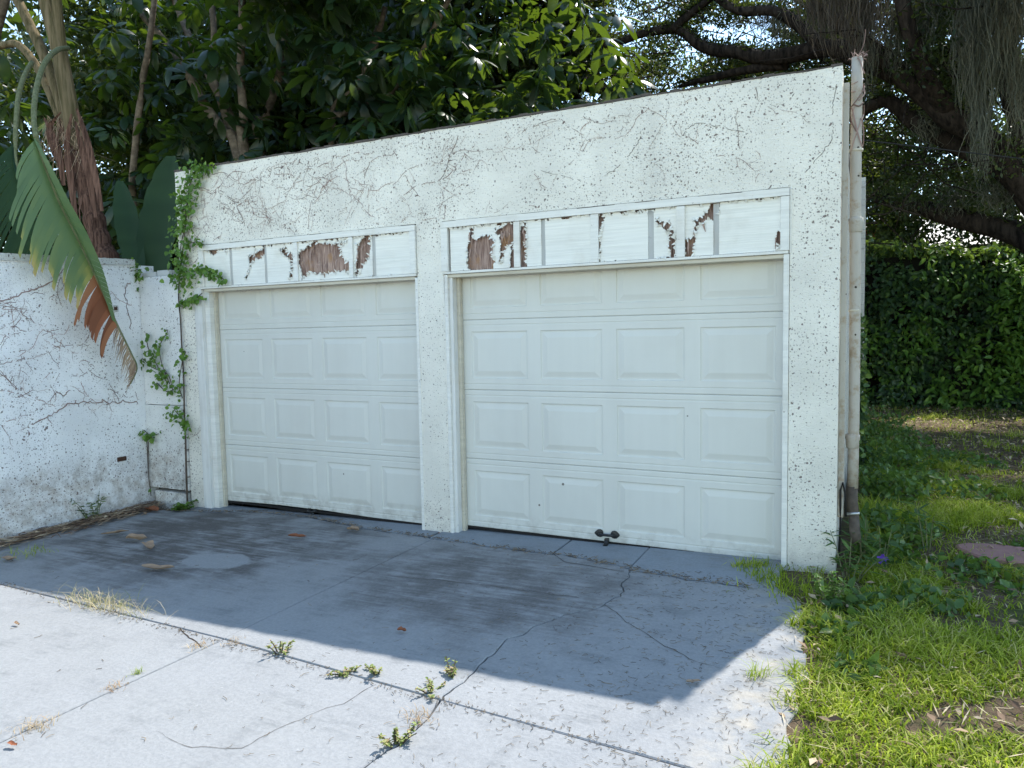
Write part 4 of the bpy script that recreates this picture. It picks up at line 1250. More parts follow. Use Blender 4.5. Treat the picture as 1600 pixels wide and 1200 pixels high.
def ground_cover():
    """low leafy creepers spilling along the side wall"""
    P = []
    for (cx, cy, r, h, n) in ((0.30,1.0,0.35,0.28,500),(0.28,2.2,0.40,0.45,700),(0.32,3.4,0.45,0.55,800),(0.40,4.8,0.5,0.5,700),(0.75,2.6,0.5,0.25,500),(0.9,4.2,0.6,0.22,500),(0.25,0.4,0.22,0.25,260),(0.10,-0.55,0.20,0.14,160),(0.02,-0.95,0.16,0.09,110),(0.42,-0.35,0.30,0.13,200),(0.75,0.25,0.35,0.14,220),(1.3,0.9,0.4,0.14,200),(0.12,-1.35,0.14,0.07,70),(0.30,6.2,0.5,0.6,600)):
        q = unit(n)*(rng.random(n)**0.4)[:, None]*r
        q[:, 2] = np.abs(q[:, 2])/r*h*.72
        P.append(q + np.array([cx, cy, GZL]))
    P = np.concatenate(P); P = P[(P[:, 0] > 0.125) | ((P[:, 1] < -0.05) & (P[:, 0] > -0.12))]
    nn = unit(len(P)); nn[:, 2] += 1.1
    o = leaves('ground_cover', P, M['groundplant'], None, (0.035, 0.08), 0.6, None, nn, six=True)
    tag(o, 'low leafy creeping plants along the foot of the garage side wall', 'ground cover', kind='stuff')
ground_cover()
def wall_ivy():
    n = 900
    z = rng.uniform(0.1, 1.65, n)**1.0; y = 3.4 - np.abs(rng.normal(0, .03, n)); x = rng.uniform(0.0, 0.15, n)
    keep = rng.random(n) < np.clip(1.5 - z*0.75, 0.1, 1)
    P = np.stack([x, y, z], 1)[keep]
    nn = unit(len(P))*0.5 + np.array([0.2, -1, .3])
    o = leaves('wall_ivy', P, M['ivy'], None, (0.04, 0.08), 0.75, None, nn, six=True)
    tag(o, 'thin ivy climbing the far pier of the garage side wall behind the pipe', 'ivy')
wall_ivy()

def leafy_plant(name, label, cat, loc, stems, height, leaf, n_leaf, mat, group=None, spread=0.25, stem_mat='petiole', lw=0.3):
    root = empty(name, loc); tag(root, label, cat, group)
    mb = MB(); pos = []; dirs = []
    for s in range(stems):
        a = random.uniform(0, 6.28); r = spread*random.random(); h = height*random.uniform(0.35, 1.05)
        p0 = V(loc) + V((math.cos(a), math.sin(a), 0))*r*0.25; p2 = V(loc) + V((math.cos(a)*r, math.sin(a)*r, h)); p1 = p0.lerp(p2, .5) + V((0, 0, h*0.1))
        P = bez([p0, p1, p2], 6); mb.tube(P, [0.004 - 0.0025*i/len(P) for i in range(len(P))], 5)
        for k in range(n_leaf):
            t = random.uniform(0.15, 1.0); p = P[int(t*(len(P)-1))]; b = random.uniform(0, 6.28)
            pos.append(tuple(p)); dirs.append((math.cos(b), math.sin(b), random.uniform(-.3, .7)))
    mb.build('stem', M[stem_mat], root)
    nn = unit(len(pos))*0.35 + np.array([0, 0, 1.0])
    leaves('leaf_spray', np.array(pos), M[mat], root, leaf, lw, np.array(dirs), nn, six=True)['kind'] = 'stuff'
    return root
random.seed(31)
g = lambda u, v: tuple(GP(u, v) + V((0, 0, -0.005)))
pr = leafy_plant('wild_petunia', 'tall thin weed with one purple flower on the lawn right of the pipe', 'flower', g(1378, 893), 3, 0.30, (0.07, 0.13), 9, 'groundplant', None, 0.16, lw=0.16)
pf = V(on(1379, 873, 1, GP(1378, 893).y))
mb = MB()
for k in range(5):
    a = k*1.2566 + .3; d = V((math.cos(a), -0.35, math.sin(a))); s = V((-math.sin(a), 0, math.cos(a)))
    mb.add([pf, pf + d*0.014 + s*0.011, pf + d*0.03 + s*0.008 - V((0,.004,0)), pf + d*0.033 - s*0.006, pf + d*0.014 - s*0.011], [(0,1,2,3,4)])
o = mb.build('flower', M['flower'], None); o.parent = pr; o.matrix_parent_inverse = Matrix.Translation(-pr.location)
leafy_plant('lance_leaf_weed', 'tall lance-leaved weed at the foot of the broken drain pipe', 'weed', g(1348, 880), 5, 0.52, (0.10, 0.18), 10, 'groundplant', 'tall weeds beside the drain pipe', 0.22, lw=0.15)
leafy_plant('lance_leaf_weed', 'dark-stemmed lance-leaved weed standing alone in the lawn right of the pipe', 'weed', g(1450, 862), 3, 0.36, (0.09, 0.15), 8, 'groundplant', 'tall weeds beside the drain pipe', 0.16, lw=0.15)
leafy_plant('lance_leaf_weed', 'bushy lance-leaved weed hugging the garage corner in front of the pipe', 'weed', g(1326, 905), 7, 0.26, (0.06, 0.12), 10, 'groundplant', 'tall weeds beside the drain pipe', 0.20, lw=0.2)
leafy_plant('pale_weed', 'pale green bushy weed in the sun at the right pier corner', 'weed', g(1300, 945), 9, 0.20, (0.018, 0.04), 22, 'creeper', None, 0.13, lw=0.5)
leafy_plant('dark_weed', 'dark leafy weed at the foot of the left boundary wall', 'weed', tuple(on(150, 815, 0, WX+0.06)), 6, 0.27, (0.03, 0.06), 14, 'ivy', None, 0.24, lw=0.4)
leafy_plant('corner_weed', 'low bright green weed under the creeper in the garage corner', 'weed', g(288, 797), 12, 0.10, (0.025, 0.045), 14, 'creeper', None, 0.16, lw=0.8)
def tuft(name, label, loc, n, r, h, mat, group, wid=0.003, lean=0.8, lo=0.0, hi=1.0, stretch=(1, 1)):
    q = rng.normal(0, 1, (n, 2))*r*np.array(stretch)*0.5
    pos = np.stack([loc[0] + q[:, 0], loc[1] + q[:, 1], np.full(n, loc[2])], 1)
    o = blades_mesh(name, pos, rng.uniform(.4, 1.0, n)*h, np.full(n, wid), rng.uniform(lo, hi, n), M[mat], None, lean)
    tag(o, label, 'weed', group); return o
GJ = 'weeds growing from the driveway joints'
for (u, v, n, r, h, m, lab, lo, hi) in (
    (45, 866, 90, 0.16, 0.10, 'grass', 'short green grass tuft at the far left foot of the boundary wall', .2, .7),
    (215, 1052, 40, 0.025, 0.045, 'weed', 'tiny green grass tuft in the diagonal joint at lower left', .2, .6),
    (178, 1075, 60, 0.05, 0.035, 'weed_dry', 'reddish dry tuft in the diagonal joint next to the tiny grass', 0, .4),
    (50, 1137, 80, 0.08, 0.05, 'weed_dry', 'straw-coloured dry tuft on the joint at the bottom left corner', .2, .8),
    (310, 1010, 60, 0.06, 0.04, 'weed_dry', 'dry tuft where the short crack meets the diagonal joint', .1, .7),
    (368, 1003, 40, 0.05, 0.04, 'weed_dry', 'small dry weed on the long joint just right of the crossing', .1, .6),
    (660, 1122, 70, 0.07, 0.05, 'weed_dry', 'pinkish dry weed on the crack below the long joint', 0, .5),
    (1184, 1056, 45, 0.05, 0.10, 'grass', 'lone grass tuft on the sunlit concrete near the lawn edge', .3, .7)):
    tuft('grass_tuft' if m == 'grass' else 'dry_tuft', lab, g(u, v), n, r, h, m, GJ, 0.0035, 0.9, lo, hi)
o = tuft('dry_grass', 'large straggling dry grass clump lying along the long joint at left', g(165, 948), 260, 0.28, 0.15, 'straw', GJ, 0.0032, 1.25, 0, 1, (1.3, .3))
tuft('grass_clump', 'green grass clump at the foot of the right pier beside the door', g(1200, 905), 90, 0.14, 0.12, 'grass', None, 0.006, 0.8, .1, .6)
tuft('grass_clump', 'thick grass clump overhanging the driveway corner below the right pier', g(1240, 925), 150, 0.20, 0.11, 'grass', None, 0.006, 0.9, .1, .7)
for (u, v, st, h, lab) in ((438, 1020, 7, 0.085, 'bushy green weed on the long joint, leftmost of the leafy ones'), (545, 1053, 6, 0.05, 'spreading weed on the long joint at the thin curved crack'), (588, 1052, 6, 0.07, 'upright weed on the long joint right beside the spreading one'),
                           (675, 1082, 6, 0.06, 'low yellow-green weed on the long joint where the centre crack crosses'), (706, 1060, 7, 0.075, 'green weed just above the long joint on the centre crack'), (617, 1162, 9, 0.075, 'broad yellow-green weed on the lower crack near the bottom edge')):
    leafy_plant('joint_weed', lab, 'weed', g(u, v), st, h*.85, (0.009, 0.02), 22, 'weed', GJ, 0.10, 'vine_stem', 0.6)

# ------------------------------------------------------------------ dry leaves and litter on the driveway
random.seed(17)
def dry_leaf(u, v, L, Wd, rz, curl, label, mat='dry_tan'):
    p = GP(u, v); nx, ny = 9, 5
    vs = []; f = []; t = []
    for i in range(nx):
        a = i/(nx-1); w = Wd*math.sin(math.pi*min(1, 0.06 + a*0.94))**0.7*(1 + 0.2*math.sin(9*a + rz))
        for j in range(ny):
            b = j/(ny-1)*2 - 1
            x = (a - .5)*L; y = b*w/2
            z = 0.006 + curl*(b*b)*w*0.45 + curl*0.18*L*(a-.5)**2*2 + 0.008*mnoise.noise(V((a*4, b*3, u))) + 0.004 + 0.10*curl*Wd*(1 + math.sin(a*5 + u))
            c, s = math.cos(rz), math.sin(rz)
            vs.append((x*c - y*s, x*s + y*c, max(z, 0.003))); t.append(min(1, max(0, .5 + .5*mnoise.noise(V((a*5, b*2, v))))))
    for i in range(nx-1):
        for j in range(ny-1): f += [i*ny+j, i*ny+j+1, (i+1)*ny+j+1, (i+1)*ny+j]
    o = mesh_np('dry_leaf', vs, f, np.full(len(f)//4, 4), M[mat], None, t, smooth=True)
    o.location = (p.x, p.y, gz(p.x) + 0.003)
    tag(o, label, 'leaf', 'dry leaves fallen on and beside the driveway'); return o
dry_leaf(214, 847, 0.15, 0.09, 0.8, 0.9, 'curled tan leaf, upper of the touching pair before the left wall')
dry_leaf(233, 858, 0.17, 0.08, -0.4, 0.7, 'curled tan leaf, lower right of the touching pair before the left wall')
dry_leaf(247, 892, 0.24, 0.07, 0.35, 0.6, 'long brown leaf lying alone in the shadow at left, largest on the concrete')
dry_leaf(180, 836, 0.20, 0.06, 0.9, 0.5, 'dark brown strip-like leaf beside the litter at the left wall', 'litter')
dry_leaf(238, 800, 0.18, 0.09, -0.1, 0.6, 'red-brown leaf against the block in the left wall corner', 'dry_red')
dry_leaf(465, 842, 0.15, 0.05, 0.35, 0.7, 'reddish dark leaf in front of the left garage door', 'dry_red')
dry_leaf(552, 832, 0.11, 0.055, 0.1, 1.0, 'crumpled brown leaf on the crack before the left door')
dry_leaf(15, 877, 0.12, 0.06, 0.2, 0.6, 'tan leaf below the grass tuft at the far left edge')
dry_leaf(628, 990, 0.05, 0.03, 0.3, 0.9, 'tiny orange leaf in the middle of the garage shadow', 'dry_red')
dry_leaf(1084, 1070, 0.06, 0.022, 0.4, 0.6, 'small tan leaf at the very tip of the shadow edge')
dry_leaf(1473, 933, 0.0001+0.14, 0.035, 1.2, 0.5, 'pale dead leaf blade on the lawn right of the pale weed') 
dry_leaf(27, 978, 0.055, 0.018, -0.1, 0.5, 'small brown chip on the sunlit slab at far left', 'litter')
dry_leaf(20, 1168, 0.05, 0.02, 0.1, 0.5, 'small red chip on the slab at the bottom left', 'dry_red')

mb = MB()                                   # wall-foot litter: strips of dead palm leaf
for k in range(820):
    t = random.random()**.75
    y = -1.75 + 1.7*t; x = WX + 0.02 + abs(random.gauss(0, 0.10 + 0.05*math.sin(t*3))) + 0.03
    if x > -5.55: continue
    a = 1.45 + random.gauss(0, 0.5); l = random.uniform(.03, .22); z = gz(x) + random.uniform(.002, .03)
    mb.tint = random.random(); d = V((math.cos(a), math.sin(a), random.gauss(0, .06)))*l
    p0 = V((x, y, z)) - d/2
    p0.z = max(p0.z, gz(x)+.002)
    mb.ribbon([p0, p0 + d*.5 + V((0,0,random.uniform(0,.012))), p0 + d], [.005, random.uniform(.006,.032), .004], V((-d.y, d.x, random.gauss(0, .01))).normalized())
for k in range(5):
    y0 = random.uniform(-1.7, -.9); x0 = WX + .10 + random.uniform(0, .12)
    mb.tint = .35; mb.tube([(x0, y0, gz(x0)+.012), (x0 - .01, y0+.4, gz(x0)+.018), (x0-.03, y0+.8, gz(x0)+.012)], .006, 6)
o = mb.build('wall_litter', M['litter'], None, tint=True); tag(o, 'brown strips of dead leaf heaped along the foot of the left wall', 'leaf litter', kind='stuff')

mb = MB()                                   # oak catkins and twigs on the right slab
for k in range(1600):
    x = -0.1 - abs(random.gauss(0, 0.85)); y = -0.3 - 2.7*random.random()**1.1
    if x < -3: continue
    if x > edge_x(y): continue
    a = random.uniform(0, 6.28); l = random.uniform(.008, .04); bend = random.gauss(0, 2.0); mb.tint = random.random()*0.9
    pts = []; px, py = x, y
    for i in range(5):
        pts.append(V((px, py, gz(px) + .0035))); px += math.cos(a)*l/4; py += math.sin(a)*l/4; a += bend/4
    mb.tube(pts, 0.0009, 3, cap=False)
for k in range(110):
    x = random.uniform(-5.6, -0.4); y = random.uniform(-3.4, -.25); a = random.uniform(0, 6.28); l = random.uniform(.01, .05); mb.tint = random.random()
    p = V((x, y, gz(x)+.0035)); d = V((math.cos(a), math.sin(a), 0))*l
    mb.tube([p, p + d*.5 + V((random.gauss(0,.006), random.gauss(0,.006), .0)), p + d], 0.0013, 4)
for k in range(460):                        # crumbs along the long joint
    t = random.random(); p = J2[0].lerp(J2[3], t); x = p.x + random.gauss(0, .01); y = p.y + random.gauss(0, .022); a = random.uniform(0, 6.28); l = random.uniform(.004, .02); mb.tint = random.random()
    q = V((x, y, gz(x)+.0035)); mb.tube([q, q + V((math.cos(a)*l, math.sin(a)*l, .002))], 0.0016, 4)
for k in range(900):                        # crumbs in the apron joint
    p = random.choice(A_c); x = p.x + random.gauss(0, .02); y = p.y + random.gauss(0.01, .022); a = random.uniform(0, 6.28); l = random.uniform(.006, .035); mb.tint = random.random()
    q = V((x, y, gz(x)+.008)); mb.tube([q, q + V((math.cos(a)*l, math.sin(a)*l, .002))], 0.002, 4)
o = mb.build('fallen_twigs', M['twig'], None, tint=True); tag(o, 'thin dark twigs and catkins strewn over the concrete', 'twigs', kind='stuff')

p = GP(1572, 874)
mb = MB(); pts = [(p.x + .26*math.cos(a)*(1+.12*math.sin(3*a)), p.y + .2*math.sin(a)*(1+.1*math.cos(2*a))) for a in np.linspace(0, 6.283, 17)[:-1]]
n = len(pts); mb.add([(x, y, GZL-.02) for x, y in pts] + [(x, y, GZL+.050) for x, y in pts] + [(p.x+(x-p.x)*.95, p.y+(y-p.y)*.95, GZL+.062) for x, y in pts], [(i, (i+1) % n, n+(i+1) % n, n+i) for i in range(n)] + [(n+i, n+(i+1) % n, 2*n+(i+1) % n, 2*n+i) for i in range(n)] + [tuple(range(2*n, 3*n))])
o = mb.build('stepping_stone', M['stone_red'], None); tag(o, 'flat reddish stone half sunk in the lawn at right', 'stone')

# ================================================================== HEDGE behind the lawn
def hedge():
    root = empty('ivy_hedge', (4, 10.6, 0)); tag(root, 'dense dark ivy-covered hedge across the back of the lawn', 'hedge')
    mb = MB(); mb.box((-1.2, 10.45, -0.05), (9.5, 10.9, 2.75)); mb.build('hedge_core', M['hedge_core'], root)
    n = 36000
    x = rng.uniform(-1.4, 9.0, n); z = rng.uniform(0.0, 1.0, n)**0.9
    top = 2.98 - 0.13*x + 0.22*fnoise(x, x*0, 0.9, 2.0) + 0.12*fnoise(x, x*0, 3.0, 5.0)
    z = z*top
    prof = 10.16 + 0.34*fnoise(x, z, 0.9, 9.0) + 0.24*fnoise(x, z, 2.6, 4.0) + 0.3*np.clip((z/top - .8)/.2, 0, 1)**2 - 0.25*np.clip(1 - z/0.5, 0, 1)
    y = prof + np.abs(rng.normal(0, .12, n))
    d = unit(n); d[:, 2] -= .8; d[:, 1] -= .3
    nn = unit(n)*0.75 + np.array([0, -.7, .6])
    t = np.clip(.35 + .35*fnoise(x, z, 1.5, 6.0) + rng.normal(0, .2, n), 0, 1)
    keep = (fnoise(x, z, 2.1, 21.0) > -.30) | (rng.random(n) < .25)
    x, y, z, d, nn, t = x[keep], y[keep], z[keep], d[keep], nn[keep], t[keep]
    leaves('ivy_leaves', np.stack([x, y, z], 1), M['ivy'], root, (0.04, 0.13), 0.65, d, nn, t, six=True)['kind'] = 'stuff'
    n = 9000                                 # top fringe catching the light
    x = rng.uniform(-1.4, 9.0, n)
    top = 2.98 - 0.13*x + 0.22*fnoise(x, x*0, 0.9, 2.0) + 0.12*fnoise(x, x*0, 3.0, 5.0)
    P = np.stack([x, rng.uniform(10.2, 11.0, n), top + rng.normal(0, .07, n)], 1)
    leaves('top_leaves', P, M['ivy'], root, (0.06, 0.12), 0.7, None, None, six=True)['kind'] = 'stuff'
    P = []                                   # paler sprays sticking out of the face
    for (u, v, k) in ((1440,505,60),(1370,535,40),(1430,540,50),(1520,555,50),(1465,430,20),(1515,440,16),(1395,600,60),(1480,620,80),(1560,600,80),(1590,520,120),(1585,470,90),(1592,560,110),(1580,420,60)):
        c = on(u, v, 1, 10.0)
        P.append(np.array(c) + rng.normal(0, 1, (k*2, 3))*np.array([.19, .10, .22]))
    P = np.concatenate(P)
    leaves('spray_leaves', P, M['creeper'], root, (0.09, 0.17), 0.42, unit(len(P)) + np.array([0, -.5, -.5]), unit(len(P))*.6 + np.array([0, -.5, .8]), six=True)['kind'] = 'stuff'
hedge()

# ================================================================== TREES
def limb(mb, pts, r0, r1, n=10):
    P = bez(pts, 6); k = len(P)
    P = [p + V((mnoise.noise(p*1.7), mnoise.noise(p*1.7 + V((7,0,0))), mnoise.noise(p*1.7 + V((0,9,0)))))*r0*0.35 for p in P]
    mb.tube(P, [(r0 + (r1-r0)*i/(k-1))*(1 + 0.12*mnoise.noise(P[i]*3)) for i in range(k)], n)
    return P
def at(u, v, Y): return on(u, v, 1, Y)

random.seed(3)
# --- live oak at the right
oak = empty('live_oak', (6.6, 7.6, 0)); tag(oak, 'huge live oak leaning in from the right with thick dark limbs over the hedge', 'tree', 'live oaks')
mb = MB(); limb(mb, [(6.6,7.6,-.1), (6.0,7.5,1.5), at(1690,420,7.4), at(1640,330,7.3)], 0.36, 0.27, 14); mb.build('trunk', M['oak_bark'], oak, smooth=True)
oak_limbs = [([at(1650,350,7.3), at(1590,280,7.2), at(1530,215,7.1), at(1465,165,7.0), at(1405,120,6.9), at(1340,60,6.8), at(1270,10,6.8)], .20, .09),
             ([at(1640,330,7.4), at(1560,265,7.5), at(1500,230,7.6), at(1440,195,7.7), at(1385,160,7.8), at(1345,175,7.9)], .16, .09),
             ([at(1690,440,7.6), at(1590,370,8.0), at(1510,345,8.2), at(1440,325,8.4), at(1370,305,8.6)], .19, .10),
             ([at(1480,170,7.0), at(1440,110,6.6), at(1420,40,6.3), at(1400,-40,6.2)], .13, .08),
             ([at(1640,330,7.3), at(1600,200,7.2), at(1580,100,7.2), at(1570,-20,7.2)], .20, .12),
             ([at(1400,115,6.9), at(1300,75,7.4), at(1210,90,7.9), at(1150,85,8.2), at(1100,75,8.4), at(1070,52,8.5), at(1030,46,8.6), at(985,60,8.7), at(940,75,8.8)], .15, .055),
             ([at(1050,48,8.5), at(1075,25,8.4), at(1100,5,8.3), at(1130,-20,8.2)], .08, .05),
             ([at(1230,100,7.9), at(1160,110,8.2), at(1100,125,8.6), at(1060,135,9.0)], .09, .035),
             ([at(1290,75,7.4), at(1220,20,7.5), at(1150,15,7.6), at(1080,-30,7.6)], .10, .05)]
for pts, a, b in oak_limbs:
    mb = MB(); limb(mb, pts, a, b); mb.build('limb', M['oak_bark'], oak, smooth=True)
def twigs(centers, n, rad, parent, mat='oak_bark', thick=0.012):
    mb = MB()
    for c in centers:
        for k in range(n):
            p = V(c) + V((random.gauss(0, .4), random.gauss(0, .4), random.gauss(0, .3)))*rad; d = V((random.gauss(0,1), random.gauss(0,1), random.gauss(0,.6)))*rad*.6
            q = p + d*.5 + V((random.gauss(0,.1), random.gauss(0,.1), random.gauss(0,.1)))*rad
            mb.tube([p, q, p + d], [thick, thick*.8, thick*.3], 4, cap=False)
    o = mb.build('twigs', M[mat], parent); o['kind'] = 'stuff'
SKYGAPS = [(1452,366,18),(1352,352,13),(1475,372,12),(1005,55,26),(1040,22,18),(1085,60,20),(1125,62,20),(1165,58,26),(1195,62,16),(1088,85,14),(862,160,22),(900,150,20),(925,172,12),(1410,140,16),(1375,185,18),(1425,150,14),(965,80,14),(1400,215,16),(1545,160,14),(1575,150,16),(1185,8,20),(800,45,12),(755,55,12),(1360,180,14),(985,22,14),(1115,30,12)]
GAPDIR = [(ray(u, v).normalized(), r/FPX) for u, v, r in SKYGAPS]
def open_sky(c, r):
    d = V(c) - CAM_LOC; L = d.length; d.normalize()
    for g_, a in GAPDIR:
        if math.acos(max(-1, min(1, d.dot(g_)))) < a*.45 + .32*r/L: return False
    # keep the sun on the raw corner of the garage
    gx, gy = c[0] - c[2]*0.196, c[1] - c[2]*0.654
    t = max(0, min(1, (gx*-.6 + gy*-2.0)/(0.36+4.0)))
    if 1.8 < gx < 3.6 and 8.2 < gy < 10.8: return False
    if gy > 1.6 and gx > .3 and mnoise.noise(V((gx*.75, gy*1.25, 9.0))) > .10: return False
    return math.hypot(gx + .6*t, gy + 2.0*t) > .06 + .33*r
def crown(parent, box, n, rr, each, mat, cond, L=(0.05, 0.085), name='crown', twig=3, gaps=True):
    C = []; R = []
    tries = 0
    while len(C) < n and tries < n*60:
        tries += 1
        c = [random.uniform(*box[0]), random.uniform(*box[1]), random.uniform(*box[2])]
        if not cond(*c): continue
        r_ = random.uniform(*rr)
        if gaps and not open_sky(c, r_): continue
        C.append(c); R.append(r_)
    P, idx = clump_points(C, R, each)
    ct = rng.random(len(C))
    t = np.clip(ct[idx]*0.6 + rng.normal(.15, .2, len(P)), 0, 1)
    leaves(name, P, M[mat], parent, L, 0.5, None, None, t)['kind'] = 'stuff'
    if twig: twigs(C, twig, 1.2, parent)
    return C
def shade_ok(x, y, z): return y > 0.654*z - 1.05 + 0.25*math.sin(x*2.3)
def gapA(x, y, z): return mnoise.noise(V((x*.75, y*.25, z*.9))) > -0.10
crown(oak, ((0.7, 8.5), (3.2, 10.0), (5.0, 9.3)), 270, (.30, .62), 520, 'oak', lambda x, y, z: shade_ok(x, y, z) and gapA(x, y, z), (.06, .105))
crown(oak, ((0.3, 6.0), (6.5, 9.8), (3.4, 5.8)), 95, (.3, .55), 460, 'oak', lambda x, y, z: mnoise.noise(V((x*.8, y*.5, z*.8))) > -.05)
# --- second oak behind the garage roof
oak2 = empty('live_oak', (-3.2, 12.5, 0)); tag(oak2, 'dark small-leaved live oak rising behind the middle of the garage roof', 'tree', 'live oaks')
mb = MB(); limb(mb, [(-3.2,12.5,-.1), (-3.1,12.4,2.5), (-2.7,12.0,5.0), (-2.3,11.6,7.5)], .42, .2, 12); mb.build('trunk', M['oak_bark'], oak2, smooth=True)
for pts in ([(-3.0,12.3,3.5), at(780,200,11.5), at(860,150,11), at(930,110,10.5)], [(-2.7,12.0,5.0), at(900,60,11), at(960,20,10.5)], [(-2.8,12.2,4.5), at(760,120,11.5), at(740,40,11)], [(-2.9,12.3,4.0), at(905,160,11.5), at(960,142,11.3), at(1020,150,11)]):
    mb = MB(); limb(mb, pts, .15, .05, 8); mb.build('limb', M['oak_bark'], oak2, smooth=True)
crown(oak2, ((-5.2, 1.8), (8.5, 12.5), (4.4, 9.2)), 320, (.30, .65), 500, 'oak', lambda x, y, z: mnoise.noise(V((x*.75 + 3, y*.25, z*.9))) > -.12, (.06, .10))
# --- background trees that close the view
bgd = 'background trees'
def far_tree(label, loc, box, n, rr, each, mat='far', L=(0.10, 0.17), cond=lambda x, y, z: True, tr=.2):
    o = empty('broadleaf_tree', loc); tag(o, label, 'tree', bgd)
    hh = box[2][1]; mb = MB(); limb(mb, [loc, (loc[0]+.2, loc[1], loc[2]+hh*.35), (loc[0]-.1, loc[1]+.3, loc[2]+hh*.7), (loc[0]+.3, loc[1]+.5, loc[2]+hh)], tr, tr*.15, 8); mb.build('trunk', M['dark_bark'], o, smooth=True)
    crown(o, box, n, rr, each, mat, cond, L, twig=1); return o
far_tree('loose mid-green tree in the sun far behind the hedge at right', (3.5, 17.5, 0), ((0.0, 11), (13.0, 19), (2.4, 7.0)), 150, (.5, 1.0), 400)
far_tree('tall dark tree far behind the left half of the garage', (-9, 12, 0), ((-13, -5.3), (8.5, 13), (1.6, 8.5)), 150, (.6, 1.2), 330, 'oak', (0.12, 0.20))
far_tree('dark tree behind the leaning trunk at the far left', (-14, 6, 0), ((-17.5, -10.5), (3.0, 8), (.8, 8.0)), 130, (.6, 1.1), 330, 'oak', (0.12, 0.20))
far_tree('yellow-green tree far behind the centre of the garage roof', (-5, 20, 0), ((-8.5, 3.5), (15, 21), (3.5, 9.0)), 150, (.5, 1.0), 400)

# --- umbrella trees with compound leaves
def rosette_mesh(seed, nleaf=9):
    random.seed(seed)
    mb = MB()
    # petiole from the origin upward, leaflets radiate and droop from its end
    hub = V((0, 0, 0))
    for k in range(nleaf):
        a = 2*math.pi*k/nleaf + random.uniform(-.15, .15); L = random.uniform(.25, .38); W = L*random.uniform(.30, .38)
        dr = random.uniform(.25, .75)
        d = V((math.cos(a), math.sin(a), 0)); s = V((-math.sin(a), math.cos(a), 0))
        mb.tint = random.random()*.35
        rows = [(0.05, 0), (0.10, .02), (.35, .85), (.65, 1.0), (.88, .6), (1.0, .04)]
        b = len(mb.v)
        for t, w in rows:
            tt = 0.18 + t*0.82
            c = hub + d*(L*1.15*tt*(1 - .28*dr*tt)) - V((0, 0, L*1.05*dr*tt*tt))
            up = V((0, 0, .15*W*w))
            mb.v += [tuple(c + s*W*w*.5 - up*.6), tuple(c + up*0.5), tuple(c - s*W*w*.5 - up*.6)]; mb.t += [mb.tint]*3
        for i in range(len(rows)-1):
            mb.f += [(b+3*i, b+3*i+3, b+3*i+4, b+3*i+1), (b+3*i+1, b+3*i+4, b+3*i+5, b+3*i+2)]
    mb.tint = .3
    mb.tube([(0,0,0), (0,0,-.10), (.02,0,-.26)], [.004,.005,.006], 4, cap=False)
    me = bpy.data.meshes.new('leaf'); me.from_pydata(mb.v, [], mb.f); me.materials.append(M['umbrella'])
    me.polygons.foreach_set('use_smooth', np.ones(len(me.polygons), dtype=bool))
    a = me.attributes.new('tint', 'FLOAT', 'POINT'); a.data.foreach_set('value', np.asarray(mb.t, dtype=np.float32))
    return me
ROS = [rosette_mesh(40 + i, 8 + i % 3) for i in range(5)]
def umbrella_tree(label, base, stems, n, box, cond, seed, scale=(.8, 1.25)):
    random.seed(seed)
    o = empty('umbrella_tree', base); tag(o, label, 'tree', 'umbrella trees behind the garage')
    for pts, a, b in stems:
        mb = MB(); P = limb(mb, pts, a, b, 8); mb.build('stem', M['stem_bark'], o, smooth=True)
    k = 0; tries = 0
    inv = Matrix.Translation(-V(base))
    while k < n and tries < n*80:
        tries += 1
        c = (random.uniform(*box[0]), random.uniform(*box[1]), random.uniform(*box[2]))
        if not cond(*c): continue
        q = bpy.data.objects.new('leaf', random.choice(ROS)); COL.objects.link(q)
        q.parent = o; q.matrix_parent_inverse = inv
        q.location = c; q.rotation_euler = (random.gauss(0, .45), random.gauss(0, .45) , random.uniform(0, 6.28)); s = random.uniform(*scale); q.scale = (s, s, s)
        k += 1
    return o
def uc(x, y, z):
    if -8.3 < x < -6.5 and y < 3.7 and z < 5.0: return False
    return y > 0.654*z - 1.6 and (z > 3.1) and not (z < 4.2 and x > -3.6 and y < 3)
st = lambda L, Y, a, b: ([at(u, v, Y) for u, v in L], a, b)
def low(L, Y):   # carry a stem on down to the soil behind the garage
    p = at(*L, Y); return p
u1 = umbrella_tree('umbrella tree with several bare pale stems fanning out behind the garage left end', (-7.6, 3.4, 0),
    [([V((-7.6,3.4,-.1)), V((-7.5,3.4,1.6)), at(372,240,3.4), at(350,205,3.4), at(318,160,3.4), at(295,115,3.4), at(262,70,3.4), at(225,25,3.4), at(185,-15,3.4)], .09, .05),
     ([V((-7.6,3.5,-.1)), at(385,260,3.6), at(360,205,3.6), at(345,160,3.6), at(335,110,3.6), at(333,50,3.6), at(330,-20,3.6)], .07, .045),
     ([V((-7.5,3.5,-.1)), at(385,250,3.5), at(362,190,3.7), at(330,125,3.8), at(295,60,3.9), at(270,-10,3.9)], .08, .05),
     ([V((-7.4,3.4,-.1)), at(382,245,3.4), at(381,180,3.3), at(377,120,3.3), at(378,60,3.3), at(380,-20,3.3)], .075, .05)],
    190, ((-10.5, -5.6), (2.6, 5.4), (3.1, 7.2)), uc, 61)
